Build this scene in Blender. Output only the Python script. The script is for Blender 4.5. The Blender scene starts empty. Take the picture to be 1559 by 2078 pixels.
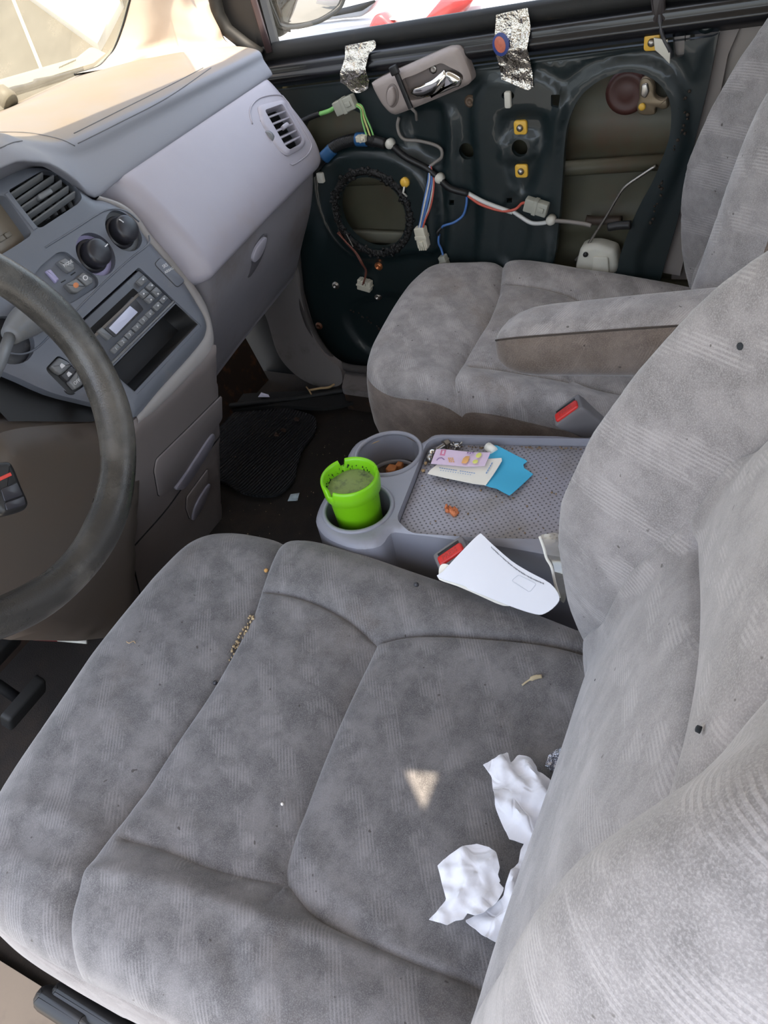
import bpy, math, random
import numpy as np
from mathutils import Matrix
from mathutils.geometry import delaunay_2d_cdt

random.seed(7); RNG = np.random.default_rng(7)
S = bpy.context.scene; COL = S.collection
# ---------------------------------------------------------------- camera
W, H = 1559.0, 2078.0
CAM = np.array([-0.31286, -0.38890, 1.13128]); YAW, PITCH, ROLL, FPX = 0.59298, 0.73831, -0.22090, 1557.656
def _basis():
    d = np.array([math.cos(PITCH)*math.cos(YAW), math.cos(PITCH)*math.sin(YAW), -math.sin(PITCH)])
    r = np.array([math.sin(YAW), -math.cos(YAW), 0.0]); u = np.cross(r, d)
    return math.cos(ROLL)*r+math.sin(ROLL)*u, -math.sin(ROLL)*r+math.cos(ROLL)*u, d
CR, CU, CD = _basis()
cd = bpy.data.cameras.new('camera'); cam = bpy.data.objects.new('camera', cd); COL.objects.link(cam)
cd.sensor_fit = 'VERTICAL'; cd.sensor_height = 24.0; cd.lens = FPX/H*24.0; cd.clip_start = 0.02
M = Matrix.Identity(4)
for i in range(3):
    M[i][0] = CR[i]; M[i][1] = CU[i]; M[i][2] = -CD[i]; M[i][3] = CAM[i]
cam.matrix_world = M; S.camera = cam
# ---------------------------------------------------------------- light
SUN_TO = np.array([-0.16, -0.20, 1.0]); SUN_TO /= np.linalg.norm(SUN_TO)
wd = bpy.data.worlds.new('world'); S.world = wd; wd.use_nodes = True
wn = wd.node_tree; bg = wn.nodes['Background']
sky = wn.nodes.new('ShaderNodeTexSky'); sky.sky_type = 'NISHITA'; sky.sun_disc = False
sky.sun_elevation = math.asin(SUN_TO[2]); sky.sun_rotation = math.atan2(SUN_TO[0], SUN_TO[1])
sky.air_density = 1.0; sky.dust_density = 2.5
hs = wn.nodes.new('ShaderNodeHueSaturation'); hs.inputs['Saturation'].default_value = 0.62
wn.links.new(sky.outputs[0], hs.inputs['Color']); wn.links.new(hs.outputs[0], bg.inputs[0]); bg.inputs[1].default_value = 0.40
sl = bpy.data.lights.new('sun', 'SUN'); sl.energy = 5.8; sl.angle = 0.012; sl.color = (1.0, 0.86, 0.68)
so = bpy.data.objects.new('sun', sl); COL.objects.link(so)
from mathutils import Vector
so.rotation_euler = Vector(SUN_TO).to_track_quat('Z', 'Y').to_euler(); so.location = (0, 0, 6)
S.view_settings.view_transform = 'Standard'; S.view_settings.look = 'None'
S.view_settings.gamma = 1.0; S.view_settings.use_curve_mapping = False
S.view_settings.exposure = 1.14
S.cycles.max_bounces = 8; S.cycles.diffuse_bounces = 5; S.cycles.transparent_max_bounces = 12
# ---------------------------------------------------------------- geometry helpers
def A(*p): return np.array(p, float)
def ray(px, py):
    v = CD*FPX+CR*(px-W/2)-CU*(py-H/2); return v/np.linalg.norm(v)
def onplane(px, py, p0, n):
    v = ray(px, py); return CAM+v*(np.dot(np.asarray(p0)-CAM, n)/np.dot(v, n))
def ax(px, py, x): return onplane(px, py, A(x, 0, 0), A(1, 0, 0))
def ay(px, py, y): return onplane(px, py, A(0, y, 0), A(0, 1, 0))
def az(px, py, z): return onplane(px, py, A(0, 0, z), A(0, 0, 1))
class Frame:
    def __init__(s, o, u, v):
        s.o = A(*o); s.u = A(*u); s.u /= np.linalg.norm(s.u); v = A(*v); v = v-s.u*np.dot(v, s.u)
        s.v = v/np.linalg.norm(v); s.n = np.cross(s.u, s.v)
    def p(s, uv, h=0.0):
        uv = np.atleast_2d(uv); h = np.broadcast_to(np.asarray(h, float), (len(uv),))
        return s.o+uv[:, :1]*s.u+uv[:, 1:2]*s.v+h[:, None]*s.n
    def px(s, pts, h=0.0):
        pts = np.atleast_2d(np.array(pts, float)); o = []
        for a in pts:
            q = onplane(a[0], a[1], s.o+s.n*h, s.n)-s.o; o.append((np.dot(q, s.u), np.dot(q, s.v)))
        return np.array(o)
def cat(pts, n=8, closed=False):
    P = np.array(pts, float)
    if len(P) < 3: return np.array([P[0]+(P[-1]-P[0])*t for t in np.linspace(0, 1, n+1)])
    if closed: Q = np.vstack([P[-1], P, P[0], P[1]]); m = len(P)
    else: Q = np.vstack([2*P[0]-P[1], P, 2*P[-1]-P[-2]]); m = len(P)-1
    out = []
    for i in range(m):
        a, b, c, d = Q[i:i+4]
        for t in np.linspace(0, 1, n, endpoint=False):
            out.append(.5*(2*b+(c-a)*t+(2*a-5*b+4*c-d)*t*t+(3*b-a-3*c+d)*t**3))
    if not closed: out.append(P[-1])
    return np.array(out)
def resample(P, step, closed=False):
    P = np.array(P, float)
    if closed: P = np.vstack([P, P[:1]])
    s = np.r_[0, np.cumsum(np.linalg.norm(np.diff(P, axis=0), axis=1))]
    n = max(2, int(round(s[-1]/step))); t = np.linspace(0, s[-1], n+1)
    if closed: t = t[:-1]
    return np.stack([np.interp(t, s, P[:, k]) for k in range(P.shape[1])], 1)
def roundpoly(P, r, n=4):
    P = np.array(P, float); o = []; m = len(P); rr = np.broadcast_to(r, (m,))
    for i in range(m):
        a, b, c = P[i-1], P[i], P[(i+1) % m]
        la, lc = np.linalg.norm(a-b), np.linalg.norm(c-b)
        d = min(rr[i], .48*la, .48*lc); p, q = b+(a-b)/la*d, b+(c-b)/lc*d
        for t in np.linspace(0, 1, n+1): o.append((1-t)**2*p+2*t*(1-t)*b+t*t*q)
    return np.array(o)
def area(P): return .5*np.sum(P[:, 0]*np.roll(P[:, 1], -1)-np.roll(P[:, 0], -1)*P[:, 1])
def ccw(P): P = np.array(P, float); return P if area(P) > 0 else P[::-1]
def inset(P, d):
    t = np.roll(P, -1, 0)-np.roll(P, 1, 0); t /= np.maximum(np.linalg.norm(t, axis=1, keepdims=True), 1e-9)
    return P+np.stack([-t[:, 1], t[:, 0]], 1)*d
def inside(Q, P):
    x, y = Q[:, 0], Q[:, 1]; r = np.zeros(len(Q), bool)
    for i in range(len(P)):
        (x1, y1), (x2, y2) = P[i-1], P[i]
        if y1 == y2: continue
        r ^= ((y1 > y) != (y2 > y)) & (x < (x2-x1)*(y-y1)/(y2-y1)+x1)
    return r
def dist(Q, L, closed=False):
    L = np.array(L, float)
    if closed: L = np.vstack([L, L[:1]])
    d = np.full(len(Q), 1e9)
    for a, b in zip(L[:-1], L[1:]):
        ab = b-a; t = np.clip(((Q-a)@ab)/max(ab@ab, 1e-12), 0, 1)
        d = np.minimum(d, np.linalg.norm(Q-a-t[:, None]*ab, axis=1))
    return d
def sstep(x): x = np.clip(x, 0, 1); return x*x*(3-2*x)
def ell(c, rx, ry=None, rot=0, n=32):
    ry = rx if ry is None else ry; t = np.linspace(0, 2*np.pi, n, endpoint=False)
    x, y = rx*np.cos(t), ry*np.sin(t); k, l = math.cos(rot), math.sin(rot)
    return np.stack([c[0]+x*k-y*l, c[1]+x*l+y*k], 1)
WLOC = {}
def mk(name, V, F, m, parent=None, smooth=True, uv=None, sharp=None, kind=None, tag=None):
    V = np.array(V, float); off = WLOC.get(parent.name, np.zeros(3)) if parent else np.zeros(3)
    if parent is None:
        off = np.array([V[:, 0].mean(), V[:, 1].mean(), V[:, 2].min()])
    me = bpy.data.meshes.new(name); me.from_pydata((V-off).tolist(), [], [tuple(int(i) for i in f) for f in F])
    me.materials.append(m)
    if smooth: me.polygons.foreach_set('use_smooth', [True]*len(me.polygons))
    if uv is not None:
        l = me.uv_layers.new(name='UVMap'); vi = np.zeros(len(me.loops), int); me.loops.foreach_get('vertex_index', vi)
        l.data.foreach_set('uv', np.asarray(uv, float)[vi].ravel())
    me.update()
    if smooth and sharp: me.set_sharp_from_angle(angle=math.radians(sharp))
    o = bpy.data.objects.new(name, me); COL.objects.link(o)
    if parent: o.parent = parent; WLOC[o.name] = off
    else: o.location = off; WLOC[o.name] = off
    if kind: o['kind'] = kind
    if tag: settag(o, *tag)
    return o
def settag(o, label, catg, group=None):
    o['label'] = label; o['category'] = catg
    if group: o['group'] = group
    return o
def thing(name, label, catg, loc, group=None):
    o = bpy.data.objects.new(name, None); COL.objects.link(o); o.location = loc; WLOC[o.name] = A(*loc)
    o.empty_display_size = .05
    return settag(o, label, catg, group)
class MB:
    def __init__(s): s.V = []; s.F = []; s.n = 0; s.uv = []
    def add(s, V, F, uv=None):
        V = np.atleast_2d(V); s.V.append(V); s.F += [tuple(i+s.n for i in f) for f in F]; s.n += len(V)
        s.uv.append(uv if uv is not None else V[:, :2]); return s
    def build(s, name, m, parent=None, **k): return mk(name, np.vstack(s.V), s.F, m, parent, uv=np.vstack(s.uv), **k)
def loops(R, cap0=False, cap1=False, closed=True):
    """list of equal-length rings -> V, F"""
    n = len(R[0]); V = np.vstack(R); F = []; m = n if closed else n-1
    for i in range(len(R)-1):
        for j in range(m):
            k = (j+1) % n; F.append((i*n+j, i*n+k, (i+1)*n+k, (i+1)*n+j))
    if cap0: F.append(tuple(range(n))[::-1])
    if cap1: F.append(tuple((len(R)-1)*n+j for j in range(n)))
    return V, F
def pad_vf(F, poly, n0, t, r=.001, back=None):
    P = ccw(poly); R = []
    if back is not None: R.append(F.p(P, n0)+A(*back))
    R += [F.p(P, n0), F.p(P, n0+t-r), F.p(inset(P, r*.3), n0+t-.3*r), F.p(inset(P, r), n0+t)]
    return loops(R, True, True)
def pad(name, F, poly, n0, t, r, m, parent=None, back=None, sharp=50, **k):
    V, Fc = pad_vf(F, poly, n0, t, r, back); return mk(name, V, Fc, m, parent, sharp=sharp, **k)
def tube_vf(P, r, n=8, closed=False, caps=True):
    P = np.array(P, float); T = np.gradient(P, axis=0) if not closed else np.roll(P, -1, 0)-np.roll(P, 1, 0)
    T /= np.maximum(np.linalg.norm(T, axis=1, keepdims=True), 1e-9)
    r = np.broadcast_to(np.asarray(r, float), (len(P),)); up = A(0, 0, 1)
    if abs(T[0] @ up) > .9: up = A(1, 0, 0)
    a = np.cross(T[0], up); a /= np.linalg.norm(a); R = []
    th = np.linspace(0, 2*np.pi, n, endpoint=False)
    for p, t, q in zip(P, T, r):
        a = a-t*(a@t); a /= max(np.linalg.norm(a), 1e-9); b = np.cross(t, a)
        R.append(p+q*(np.cos(th)[:, None]*a+np.sin(th)[:, None]*b))
    if closed: R.append(R[0]); return loops(R)
    return loops(R, caps, caps)
def tube(name, P, r, m, parent=None, n=8, **k):
    V, F = tube_vf(P, r, n); return mk(name, V, F, m, parent, **k)
def lathe_vf(c, prof, n=32, axis=None, cap0=True, cap1=True):
    F = axis or Frame((0, 0, 0), (1, 0, 0), (0, 1, 0)); R = []
    for r, h in prof: R.append(A(*c)+F.p(ell((0, 0), r, n=n), h)-F.o)
    return loops(R, cap0, cap1)
def box_vf(F, u0, u1, v0, v1, n0, n1, r=.001):
    return pad_vf(F, roundpoly([(u0, v0), (u1, v0), (u1, v1), (u0, v1)], max(r*1.5, 1e-4), 3), n0, n1-n0, r)
def grid_vf(G):
    a, b = G.shape[:2]; V = G.reshape(-1, 3)
    F = [(i*b+j, (i+1)*b+j, (i+1)*b+j+1, i*b+j+1) for i in range(a-1) for j in range(b-1)]
    return V, F
def loft(lines, rows=6):
    """list of lines (n,3): spline across them"""
    L = np.array(lines); n = L.shape[1]
    return np.stack([cat(L[:, j], rows) for j in range(n)], 1)
def cdt(outline, holes=(), lines=(), step=.01, rings=(), offs=(), jit=.15, keepedges=True, fine=None):
    P = []; E = []
    def loop(Q, closed):
        b = len(P); P.extend(map(tuple, Q)); m = len(Q)
        for i in range(m if closed else m-1): E.append((b+i, b+(i+1) % m))
    loop(outline, True)
    for h in holes: loop(h, True)
    for l in lines: loop(l, False)
    fixed = np.array(P); extra = []
    for d in rings: extra.append((inset(outline, d), d))
    ex = []
    for Q, d in extra:
        Q = Q[inside(Q, outline)]; k = dist(Q, outline, True) > d*.8; ex.append(Q[k])
    for l in list(lines)+[np.vstack([h, h[:1]]) for h in (holes if offs else ())]:
        for d in offs:
            for s in (-1, 1): ex.append(inset(l, s*d))
    ex = np.vstack(ex) if ex else np.zeros((0, 2))
    lo, hi = outline.min(0), outline.max(0)
    gx, gy = np.meshgrid(np.arange(lo[0], hi[0], step), np.arange(lo[1], hi[1], step*.87))
    gx = gx+(np.arange(gx.shape[0])[:, None] % 2)*step*.5
    B = np.stack([gx.ravel(), gy.ravel()], 1)+RNG.normal(size=(gx.size, 2))*step*jit*.3
    def ok(Q, md):
        k = inside(Q, outline)
        for h in holes: k &= ~inside(Q, h)
        Q = Q[k]
        for l, c in [(outline, True)]+[(h, True) for h in holes]+[(l, False) for l in lines]:
            if len(Q): Q = Q[dist(Q, l, c) > md]
        return Q
    if len(ex): ex = ok(ex, 8e-4)
    B = ok(B, step*.5)
    if len(ex):
        keep = np.ones(len(B), bool); cell = step*.75
        hs = set(map(tuple, np.floor(ex/cell).astype(int)))
        keep = np.array([tuple(k) not in hs for k in np.floor(B/cell).astype(int)], bool); B = B[keep]
        seen = set(); kk = []
        for i, q in enumerate(np.floor(ex/.0012).astype(int)):
            q = tuple(q)
            if q not in seen: seen.add(q); kk.append(i)
        ex = ex[kk]
    allp = np.vstack([fixed, ex, B])
    v, _, f, *_ = delaunay_2d_cdt([Vector(p) for p in allp], E, [], 0, 1e-6)
    Q = np.array([tuple(p) for p in v]); T = np.array([t for t in f if len(t) == 3])
    c = Q[T].mean(1); k = inside(c, outline)
    for h in holes: k &= ~inside(c, h)
    T = T[k]; a, b, d = Q[T[:, 0]], Q[T[:, 1]], Q[T[:, 2]]
    fl = ((b-a)[:, 0]*(d-a)[:, 1]-(b-a)[:, 1]*(d-a)[:, 0]) < 0
    T[fl] = T[fl][:, ::-1]
    return Q, T
def plate(name, F, outline, m, parent=None, holes=(), h=None, step=.01, back=None, depth=.004, hdepth=None, lines=(), offs=(), rings=(), bottom=False, uvs=1.0, sharp=40, **k):
    """thin sheet following outline with holes cut through; edges turned back by depth"""
    outline = ccw(outline); holes = [ccw(q) for q in holes]
    Q, T = cdt(outline, holes, lines, step, rings, offs)
    z = h(Q) if h else np.zeros(len(Q)); mb = MB(); mb.add(F.p(Q, z), [tuple(t) for t in T], Q)
    bv = A(*back) if back is not None else -F.n*depth
    def wall(P, vec, flip):
        z = h(P) if h else np.zeros(len(P)); a = F.p(P, z); V, Fc = loops([a, a+vec])
        if not flip: Fc = [f[::-1] for f in Fc]
        mb.add(V, Fc, np.vstack([P, P]))
    wall(outline, bv, False)
    for i, q in enumerate(holes):
        d = hdepth[i] if hdepth else depth
        if d: wall(q, -F.n*d, True)
    if bottom: mb.add(F.p(Q, z)+bv, [tuple(t)[::-1] for t in T], Q)
    return mb.build(name, m, parent, sharp=sharp, **k)
# ---------------------------------------------------------------- materials
def lin(c):
    c = np.array(c, float)/255.0; return tuple(np.where(c <= .04045, c/12.92, ((c+.055)/1.055)**2.4))
class N:
    def __init__(s, name):
        s.m = bpy.data.materials.new(name); s.m.use_nodes = True; s.t = s.m.node_tree
        s.b = s.t.nodes['Principled BSDF']; s.out = s.t.nodes['Material Output']
    def n(s, typ, **k):
        o = s.t.nodes.new('ShaderNode'+typ)
        for a, v in k.items(): setattr(o, a, v)
        return o
    def l(s, a, b): s.t.links.new(a, b)
    def math(s, op, a, b=None, c=None):
        o = s.n('Math', operation=op)
        for i, v in enumerate((a, b, c)):
            if v is None: continue
            if isinstance(v, (int, float)): o.inputs[i].default_value = v
            else: s.l(v, o.inputs[i])
        return o.outputs[0]
    def noise(s, vec, scale, detail=3, rough=.55):
        o = s.n('TexNoise'); o.inputs['Scale'].default_value = scale; o.inputs['Detail'].default_value = detail
        o.inputs['Roughness'].default_value = rough; s.l(vec, o.inputs['Vector']); return o.outputs['Fac']
    def ramp(s, f, a, b, lo=0., hi=1.):
        o = s.n('MapRange', interpolation_type='SMOOTHSTEP'); s.l(f, o.inputs[0])
        for i, v in ((1, a), (2, b), (3, lo), (4, hi)): o.inputs[i].default_value = v
        return o.outputs[0]
    def mix(s, f, a, b):
        o = s.n('Mix', data_type='RGBA')
        if isinstance(f, (int, float)): o.inputs[0].default_value = f
        else: s.l(f, o.inputs[0])
        for i, v in ((6, a), (7, b)):
            if isinstance(v, tuple): o.inputs[i].default_value = (*v[:3], 1)
            else: s.l(v, o.inputs[i])
        return o.outputs[2]
    def bump(s, hgt, st, dist=.002):
        o = s.n('Bump'); o.inputs['Strength'].default_value = st; o.inputs['Distance'].default_value = dist
        s.l(hgt, o.inputs['Height']); s.l(o.outputs[0], s.b.inputs['Normal']); return o
    def set(s, **k):
        for a, v in k.items(): s.b.inputs[a].default_value = v
def mat(name, col, rough=.5, metal=0., dirt=None, dscale=6., damt=(.5, .75), bump=0., bscale=300., coat=0., spec=.5, dist=.001, var=.08, vscale=20.):
    k = N(name); c = lin(col); pos = k.n('NewGeometry').outputs['Position']
    f = k.noise(pos, vscale, 4); cc = k.mix(f, tuple(x*(1-var) for x in c), tuple(min(1, x*(1+var)) for x in c))
    if dirt is not None: cc = k.mix(k.ramp(k.noise(pos, dscale, 5, .65), *damt), cc, lin(dirt))
    k.l(cc, k.b.inputs['Base Color']); k.set(Roughness=rough, Metallic=metal, **{'Coat Weight': coat, 'Specular IOR Level': spec})
    if bump: k.bump(k.noise(pos, bscale, 3), bump, dist)
    return k.m
def velour(name, dark, light, stain, st_lo=.52, st_hi=.8):
    k = N(name); uv = k.n('UVMap').outputs[0]; pos = k.n('NewGeometry').outputs['Position']
    sep = k.n('SeparateXYZ'); k.l(uv, sep.inputs[0]); X, Y = sep.outputs[0], sep.outputs[1]
    d1 = k.math('SINE', k.math('MULTIPLY', k.math('ADD', k.math('MULTIPLY', X, -.6), Y), 2*math.pi/.0040))
    wob = k.noise(uv, 9, 2, .5)
    bc = k.math('ADD', k.math('MULTIPLY', k.math('ADD', k.math('MULTIPLY', X, -.9), Y), 2*math.pi/.082), k.math('MULTIPLY', wob, 9.))
    band = k.ramp(k.math('SINE', bc), -.05, .55)
    patch = k.ramp(k.noise(uv, 30, 3, .6), .42, .56)
    msk = k.math('MULTIPLY', band, patch)
    hat = k.math('MULTIPLY', msk, k.ramp(d1, -.5, .6))
    mott = k.noise(pos, 26, 5, .65); grain = k.noise(pos, 900, 2, .6); big = k.noise(pos, 7, 4, .6)
    c = k.mix(k.ramp(mott, .3, .72), lin(dark), lin(light))
    hi = tuple(min(1., x*1.55) for x in lin(light))
    c = k.mix(k.math('MULTIPLY', msk, .10), c, hi); c = k.mix(k.math('MULTIPLY', hat, .36), c, hi)
    c = k.mix(k.math('MULTIPLY', k.ramp(big, st_lo, st_hi), .75), c, lin(stain))
    c = k.mix(k.math('MULTIPLY', k.ramp(grain, .35, .8), .5), c, tuple(x*1.6 for x in lin(light)))
    sp = k.noise(pos, 110, 1, .5); c = k.mix(k.math('MULTIPLY', k.ramp(sp, .76, .80), .7), c, lin((60, 55, 50)))
    k.l(c, k.b.inputs['Base Color']); k.set(Roughness=.95, **{'Sheen Weight': .35, 'Sheen Roughness': .45, 'Specular IOR Level': .15})
    hh = k.math('ADD', k.math('MULTIPLY', hat, .35), k.math('MULTIPLY', grain, .6)); k.bump(hh, .35, .0012)
    return k.m
VEL = velour('grey_velour', (83, 81, 81), (117, 114, 113), (88, 77, 67), .55, .85)
VELB = velour('light_grey_velour', (122, 119, 119), (152, 148, 148), (116, 108, 100), .6, .9)
VELP = velour('lit_soiled_velour', (120, 116, 115), (156, 151, 149), (112, 98, 86), .5, .82)  # passenger fabric lightened to stand in for side light; brown stains its own
VELM = velour('mid_grey_velour', (96, 92, 91), (122, 117, 115), (98, 88, 79), .6, .9)
VELS = velour('brown_soiled_velour', (96, 86, 80), (122, 111, 103), (84, 71, 60), .4, .7)
DASH = mat('dash_grey_plastic', (160, 156, 165), .42, bump=.12, bscale=900, dist=.0006, var=.05, dirt=(150, 138, 126), dscale=5, damt=(.55, .9))
PADM = mat('dash_pad_plastic', (120, 121, 127), .55, bump=.15, bscale=900, dist=.0006, var=.05, dirt=(150, 140, 126), dscale=3, damt=(.5, .85))
def dusty():
    k = N('dusty_pad_plastic'); g = k.n('NewGeometry'); pos = g.outputs['Position']; sep = k.n('SeparateXYZ'); k.l(g.outputs['Normal'], sep.inputs[0])
    f = k.math('MULTIPLY', k.ramp(sep.outputs[2], .78, .97), k.ramp(k.noise(pos, 6, 5, .6), .2, .8, .45, .95))
    c = k.mix(f, lin((134, 135, 143)), lin((146, 130, 110))); k.l(c, k.b.inputs['Base Color']); k.set(Roughness=.6); k.bump(k.noise(pos, 900, 3), .15, .0006); return k.m
PADM = dusty()
STK = mat('stack_slate_plastic', (104, 108, 117), .45, bump=.1, bscale=1100, dist=.0005, dirt=(128, 126, 122), dscale=14, damt=(.58, .85))
CONS = mat('console_taupe_plastic', (118, 110, 108), .5, bump=.1, bscale=900, dist=.0005, dirt=(100, 90, 82), dscale=7, damt=(.5, .85))
TRIM = mat('cream_trim_plastic', (205, 188, 172), .6, bump=.1, bscale=700, dist=.0006)
GTRIM = mat('grey_trim_plastic', (128, 122, 120), .5, dirt=(90, 80, 70), dscale=8)
BLK = mat('black_plastic', (24, 24, 25), .45, var=.15)
DARK = mat('dark_void', (9, 8, 8), .9)
DGREY = mat('dark_grey_plastic', (58, 58, 62), .4, dirt=(96, 94, 92), dscale=60, damt=(.55, .8))
BTN = mat('button_grey_plastic', (112, 114, 117), .42, dirt=(120, 118, 112), dscale=60, damt=(.5, .9))
KNOB = mat('knob_black_plastic', (40, 40, 46), .32, dirt=(80, 78, 74), dscale=40, damt=(.55, .9))
RUB = mat('black_rubber', (18, 19, 19), .65, dirt=(46, 40, 34), dscale=25, damt=(.55, .8))
CARP = mat('dirty_carpet', (36, 31, 27), .95, bump=.6, bscale=350, dist=.002, dirt=(52, 42, 33), dscale=9, damt=(.45, .75), var=.3)
RUST = mat('rusty_floor_metal', (40, 28, 20), .6, dirt=(80, 50, 30), dscale=30, damt=(.5, .7))
PAINT = mat('dark_teal_paint', (10, 26, 28), .46, coat=.25, dirt=(20, 26, 24), dscale=12, damt=(.6, .9), var=.2, bump=.05, bscale=60)
PAINTD = mat('blue_black_paint', (9, 10, 15), .36, coat=.3, dirt=(34, 28, 24), dscale=30, damt=(.62, .85), var=.2)
PAINTI = mat('olive_inner_paint', (78, 76, 60), .55, dirt=(84, 66, 50), dscale=7, damt=(.5, .8), var=.2)
GOO = mat('black_butyl', (14, 13, 12), .55, bump=.9, bscale=140, dist=.006, dirt=(58, 50, 42), dscale=160, damt=(.66, .72))
CHROME = mat('chrome', (225, 222, 215), .08, metal=1.)
STEEL = mat('dull_steel', (170, 165, 158), .35, metal=1., dirt=(90, 70, 55), dscale=90, damt=(.55, .8))
BRASS = mat('yellow_clip_plastic', (222, 176, 66), .4)
WHITEP = mat('white_nylon', (205, 202, 190), .45)
CONN = mat('connector_grey', (158, 158, 146), .5)
CONNW = mat('connector_cream', (198, 192, 174), .5)
BEIGE = mat('handle_taupe_plastic', (150, 139, 134), .5, bump=.1, bscale=800, dist=.0005)
PAPER = mat('white_paper', (232, 233, 238), .85, var=.03)
PAPERC = mat('cream_paper', (238, 234, 222), .85, var=.03)
PAPERB = mat('blue_paper', (70, 176, 214), .8, var=.04)
NOTE = mat('pink_banknote', (222, 200, 222), .8, var=.05, vscale=90)
def tissue_mat():
    k = N('white_tissue'); pos = k.n('NewGeometry').outputs['Position']; k.b.inputs['Base Color'].default_value = (*lin((226, 226, 231)), 1); k.set(Roughness=.95)
    w = k.n('VectorMath', operation='ADD'); nz = k.n('TexNoise'); nz.inputs['Scale'].default_value = 18; k.l(pos, nz.inputs['Vector'])
    sc = k.n('VectorMath', operation='SCALE'); sc.inputs['Scale'].default_value = .03; k.l(nz.outputs['Color'], sc.inputs[0]); k.l(pos, w.inputs[0]); k.l(sc.outputs[0], w.inputs[1])
    v = k.n('TexVoronoi', feature='DISTANCE_TO_EDGE'); v.inputs['Scale'].default_value = 26; k.l(w.outputs[0], v.inputs['Vector'])
    v2 = k.n('TexVoronoi', feature='F1'); v2.inputs['Scale'].default_value = 55; k.l(w.outputs[0], v2.inputs['Vector'])
    h = k.math('ADD', k.math('MULTIPLY', k.ramp(v.outputs['Distance'], 0., .05), k.ramp(k.noise(pos, 30, 2), .42, .6)), k.math('MULTIPLY', v2.outputs['Distance'], .9)); k.bump(h, .28, .004); return k.m
TISS = tissue_mat()
INK = mat('blue_ink', (120, 150, 190), .8); INKG = mat('grey_ink', (70, 74, 82), .8)
PNKI = mat('rose_ink', (214, 130, 160), .8); ORGI = mat('orange_ink', (232, 176, 110), .8); YELI = mat('lime_ink', (222, 222, 120), .8); MAUI = mat('mauve_ink', (150, 120, 160), .8)
GREEN = mat('lime_green_plastic', (124, 196, 20), .38, dirt=(60, 88, 18), dscale=55, damt=(.66, .74), var=.04)
ASH = mat('ash_grey_filter', (134, 148, 92), .9, bump=.5, bscale=260, dist=.002, dirt=(84, 88, 70), dscale=90, damt=(.45, .75))
RED = mat('red_button_plastic', (206, 46, 40), .4, var=.1, vscale=60)
TRAYM = mat('tray_grey_plastic', (136, 136, 144), .4, bump=.1, bscale=900, dist=.0005, dirt=(112, 104, 98), dscale=12, damt=(.55, .85))
WOOD = mat('dry_twig', (178, 150, 112), .9)
CARAMEL = mat('orange_crumb', (206, 122, 76), .6, var=.3, vscale=200, bump=.8, bscale=300)
COPPER = mat('copper_wrapper', (178, 108, 76), .3, metal=.7, bump=.6, bscale=120, dist=.002)
WGREY = mat('washer_white', (196, 194, 182), .5, dirt=(130, 110, 90), dscale=30, damt=(.58, .8))
WIREW = mat('wire_white', (200, 200, 196), .45); WIREB = mat('wire_blue', (70, 110, 170), .45); WIRER = mat('wire_red', (186, 84, 68), .45)
WIREG = mat('wire_green', (128, 190, 108), .45); WIREY = mat('wire_yellow', (206, 200, 130), .45); WIREN = mat('wire_brown', (110, 62, 50), .5); WIRESG = mat('wire_grey', (128, 122, 116), .5)
BTAPE = mat('blue_tape', (34, 84, 130), .5)
LENSR = mat('red_lamp_lens', (198, 60, 60), .25, coat=.5, var=.15); CARW = mat('white_car_paint', (214, 214, 220), .3, coat=.5, var=.02)
HOODM = mat('dusty_beige_paint', (92, 86, 71), .55, dirt=(84, 78, 64), dscale=10, var=.05)
CONC = mat('sunlit_concrete', (76, 71, 58), .9, bump=.3, bscale=60, var=.08, vscale=5)
LILAC = mat('dial_lilac', (168, 162, 196), .5); LCD = mat('pale_screen', (200, 204, 226), .25, var=.02)
PRINT = mat('pale_print', (212, 212, 214), .6); PRINTO = mat('amber_print', (206, 130, 84), .6)
ROOFM = mat('headliner_fabric', (214, 208, 198), .95)
MIRR = mat('mirror_glass', (176, 176, 178), .02, metal=1., var=.01)
def perforated():
    k = N('perforated_mat'); pos = k.n('NewGeometry').outputs['Position']; sep = k.n('SeparateXYZ'); k.l(pos, sep.inputs[0])
    a = k.math('MULTIPLY', k.math('ADD', sep.outputs[0], sep.outputs[1]), 2*math.pi/.0092)
    b = k.math('MULTIPLY', k.math('SUBTRACT', sep.outputs[0], sep.outputs[1]), 2*math.pi/.0092)
    d = k.ramp(k.math('MULTIPLY', k.math('ADD', k.math('SINE', a), k.math('SINE', b)), .5), .5, .75)
    dirt = k.ramp(k.noise(pos, 9, 5, .6), .45, .8)
    c = k.mix(dirt, lin((150, 148, 156)), lin((130, 124, 119))); c = k.mix(k.math('MULTIPLY', d, .75), c, lin((66, 64, 70)))
    k.l(c, k.b.inputs['Base Color']); k.set(Roughness=.45); k.bump(k.math('MULTIPLY', d, -1.), .5, .001); return k.m
PERF = perforated()
def ribbed():
    k = N('ribbed_rubber_mat'); pos = k.n('NewGeometry').outputs['Position']; sep = k.n('SeparateXYZ'); k.l(pos, sep.inputs[0])
    w = k.math('SINE', k.math('MULTIPLY', k.math('ADD', sep.outputs[1], k.math('MULTIPLY', sep.outputs[0], .15)), 2*math.pi/.009))
    k.l(k.mix(k.ramp(k.noise(pos, 12, 5), .5, .8), lin((30, 32, 35)), lin((52, 48, 44))), k.b.inputs['Base Color']); k.set(Roughness=.6); k.bump(w, .8, .003); return k.m
RIBM = ribbed()
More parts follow.
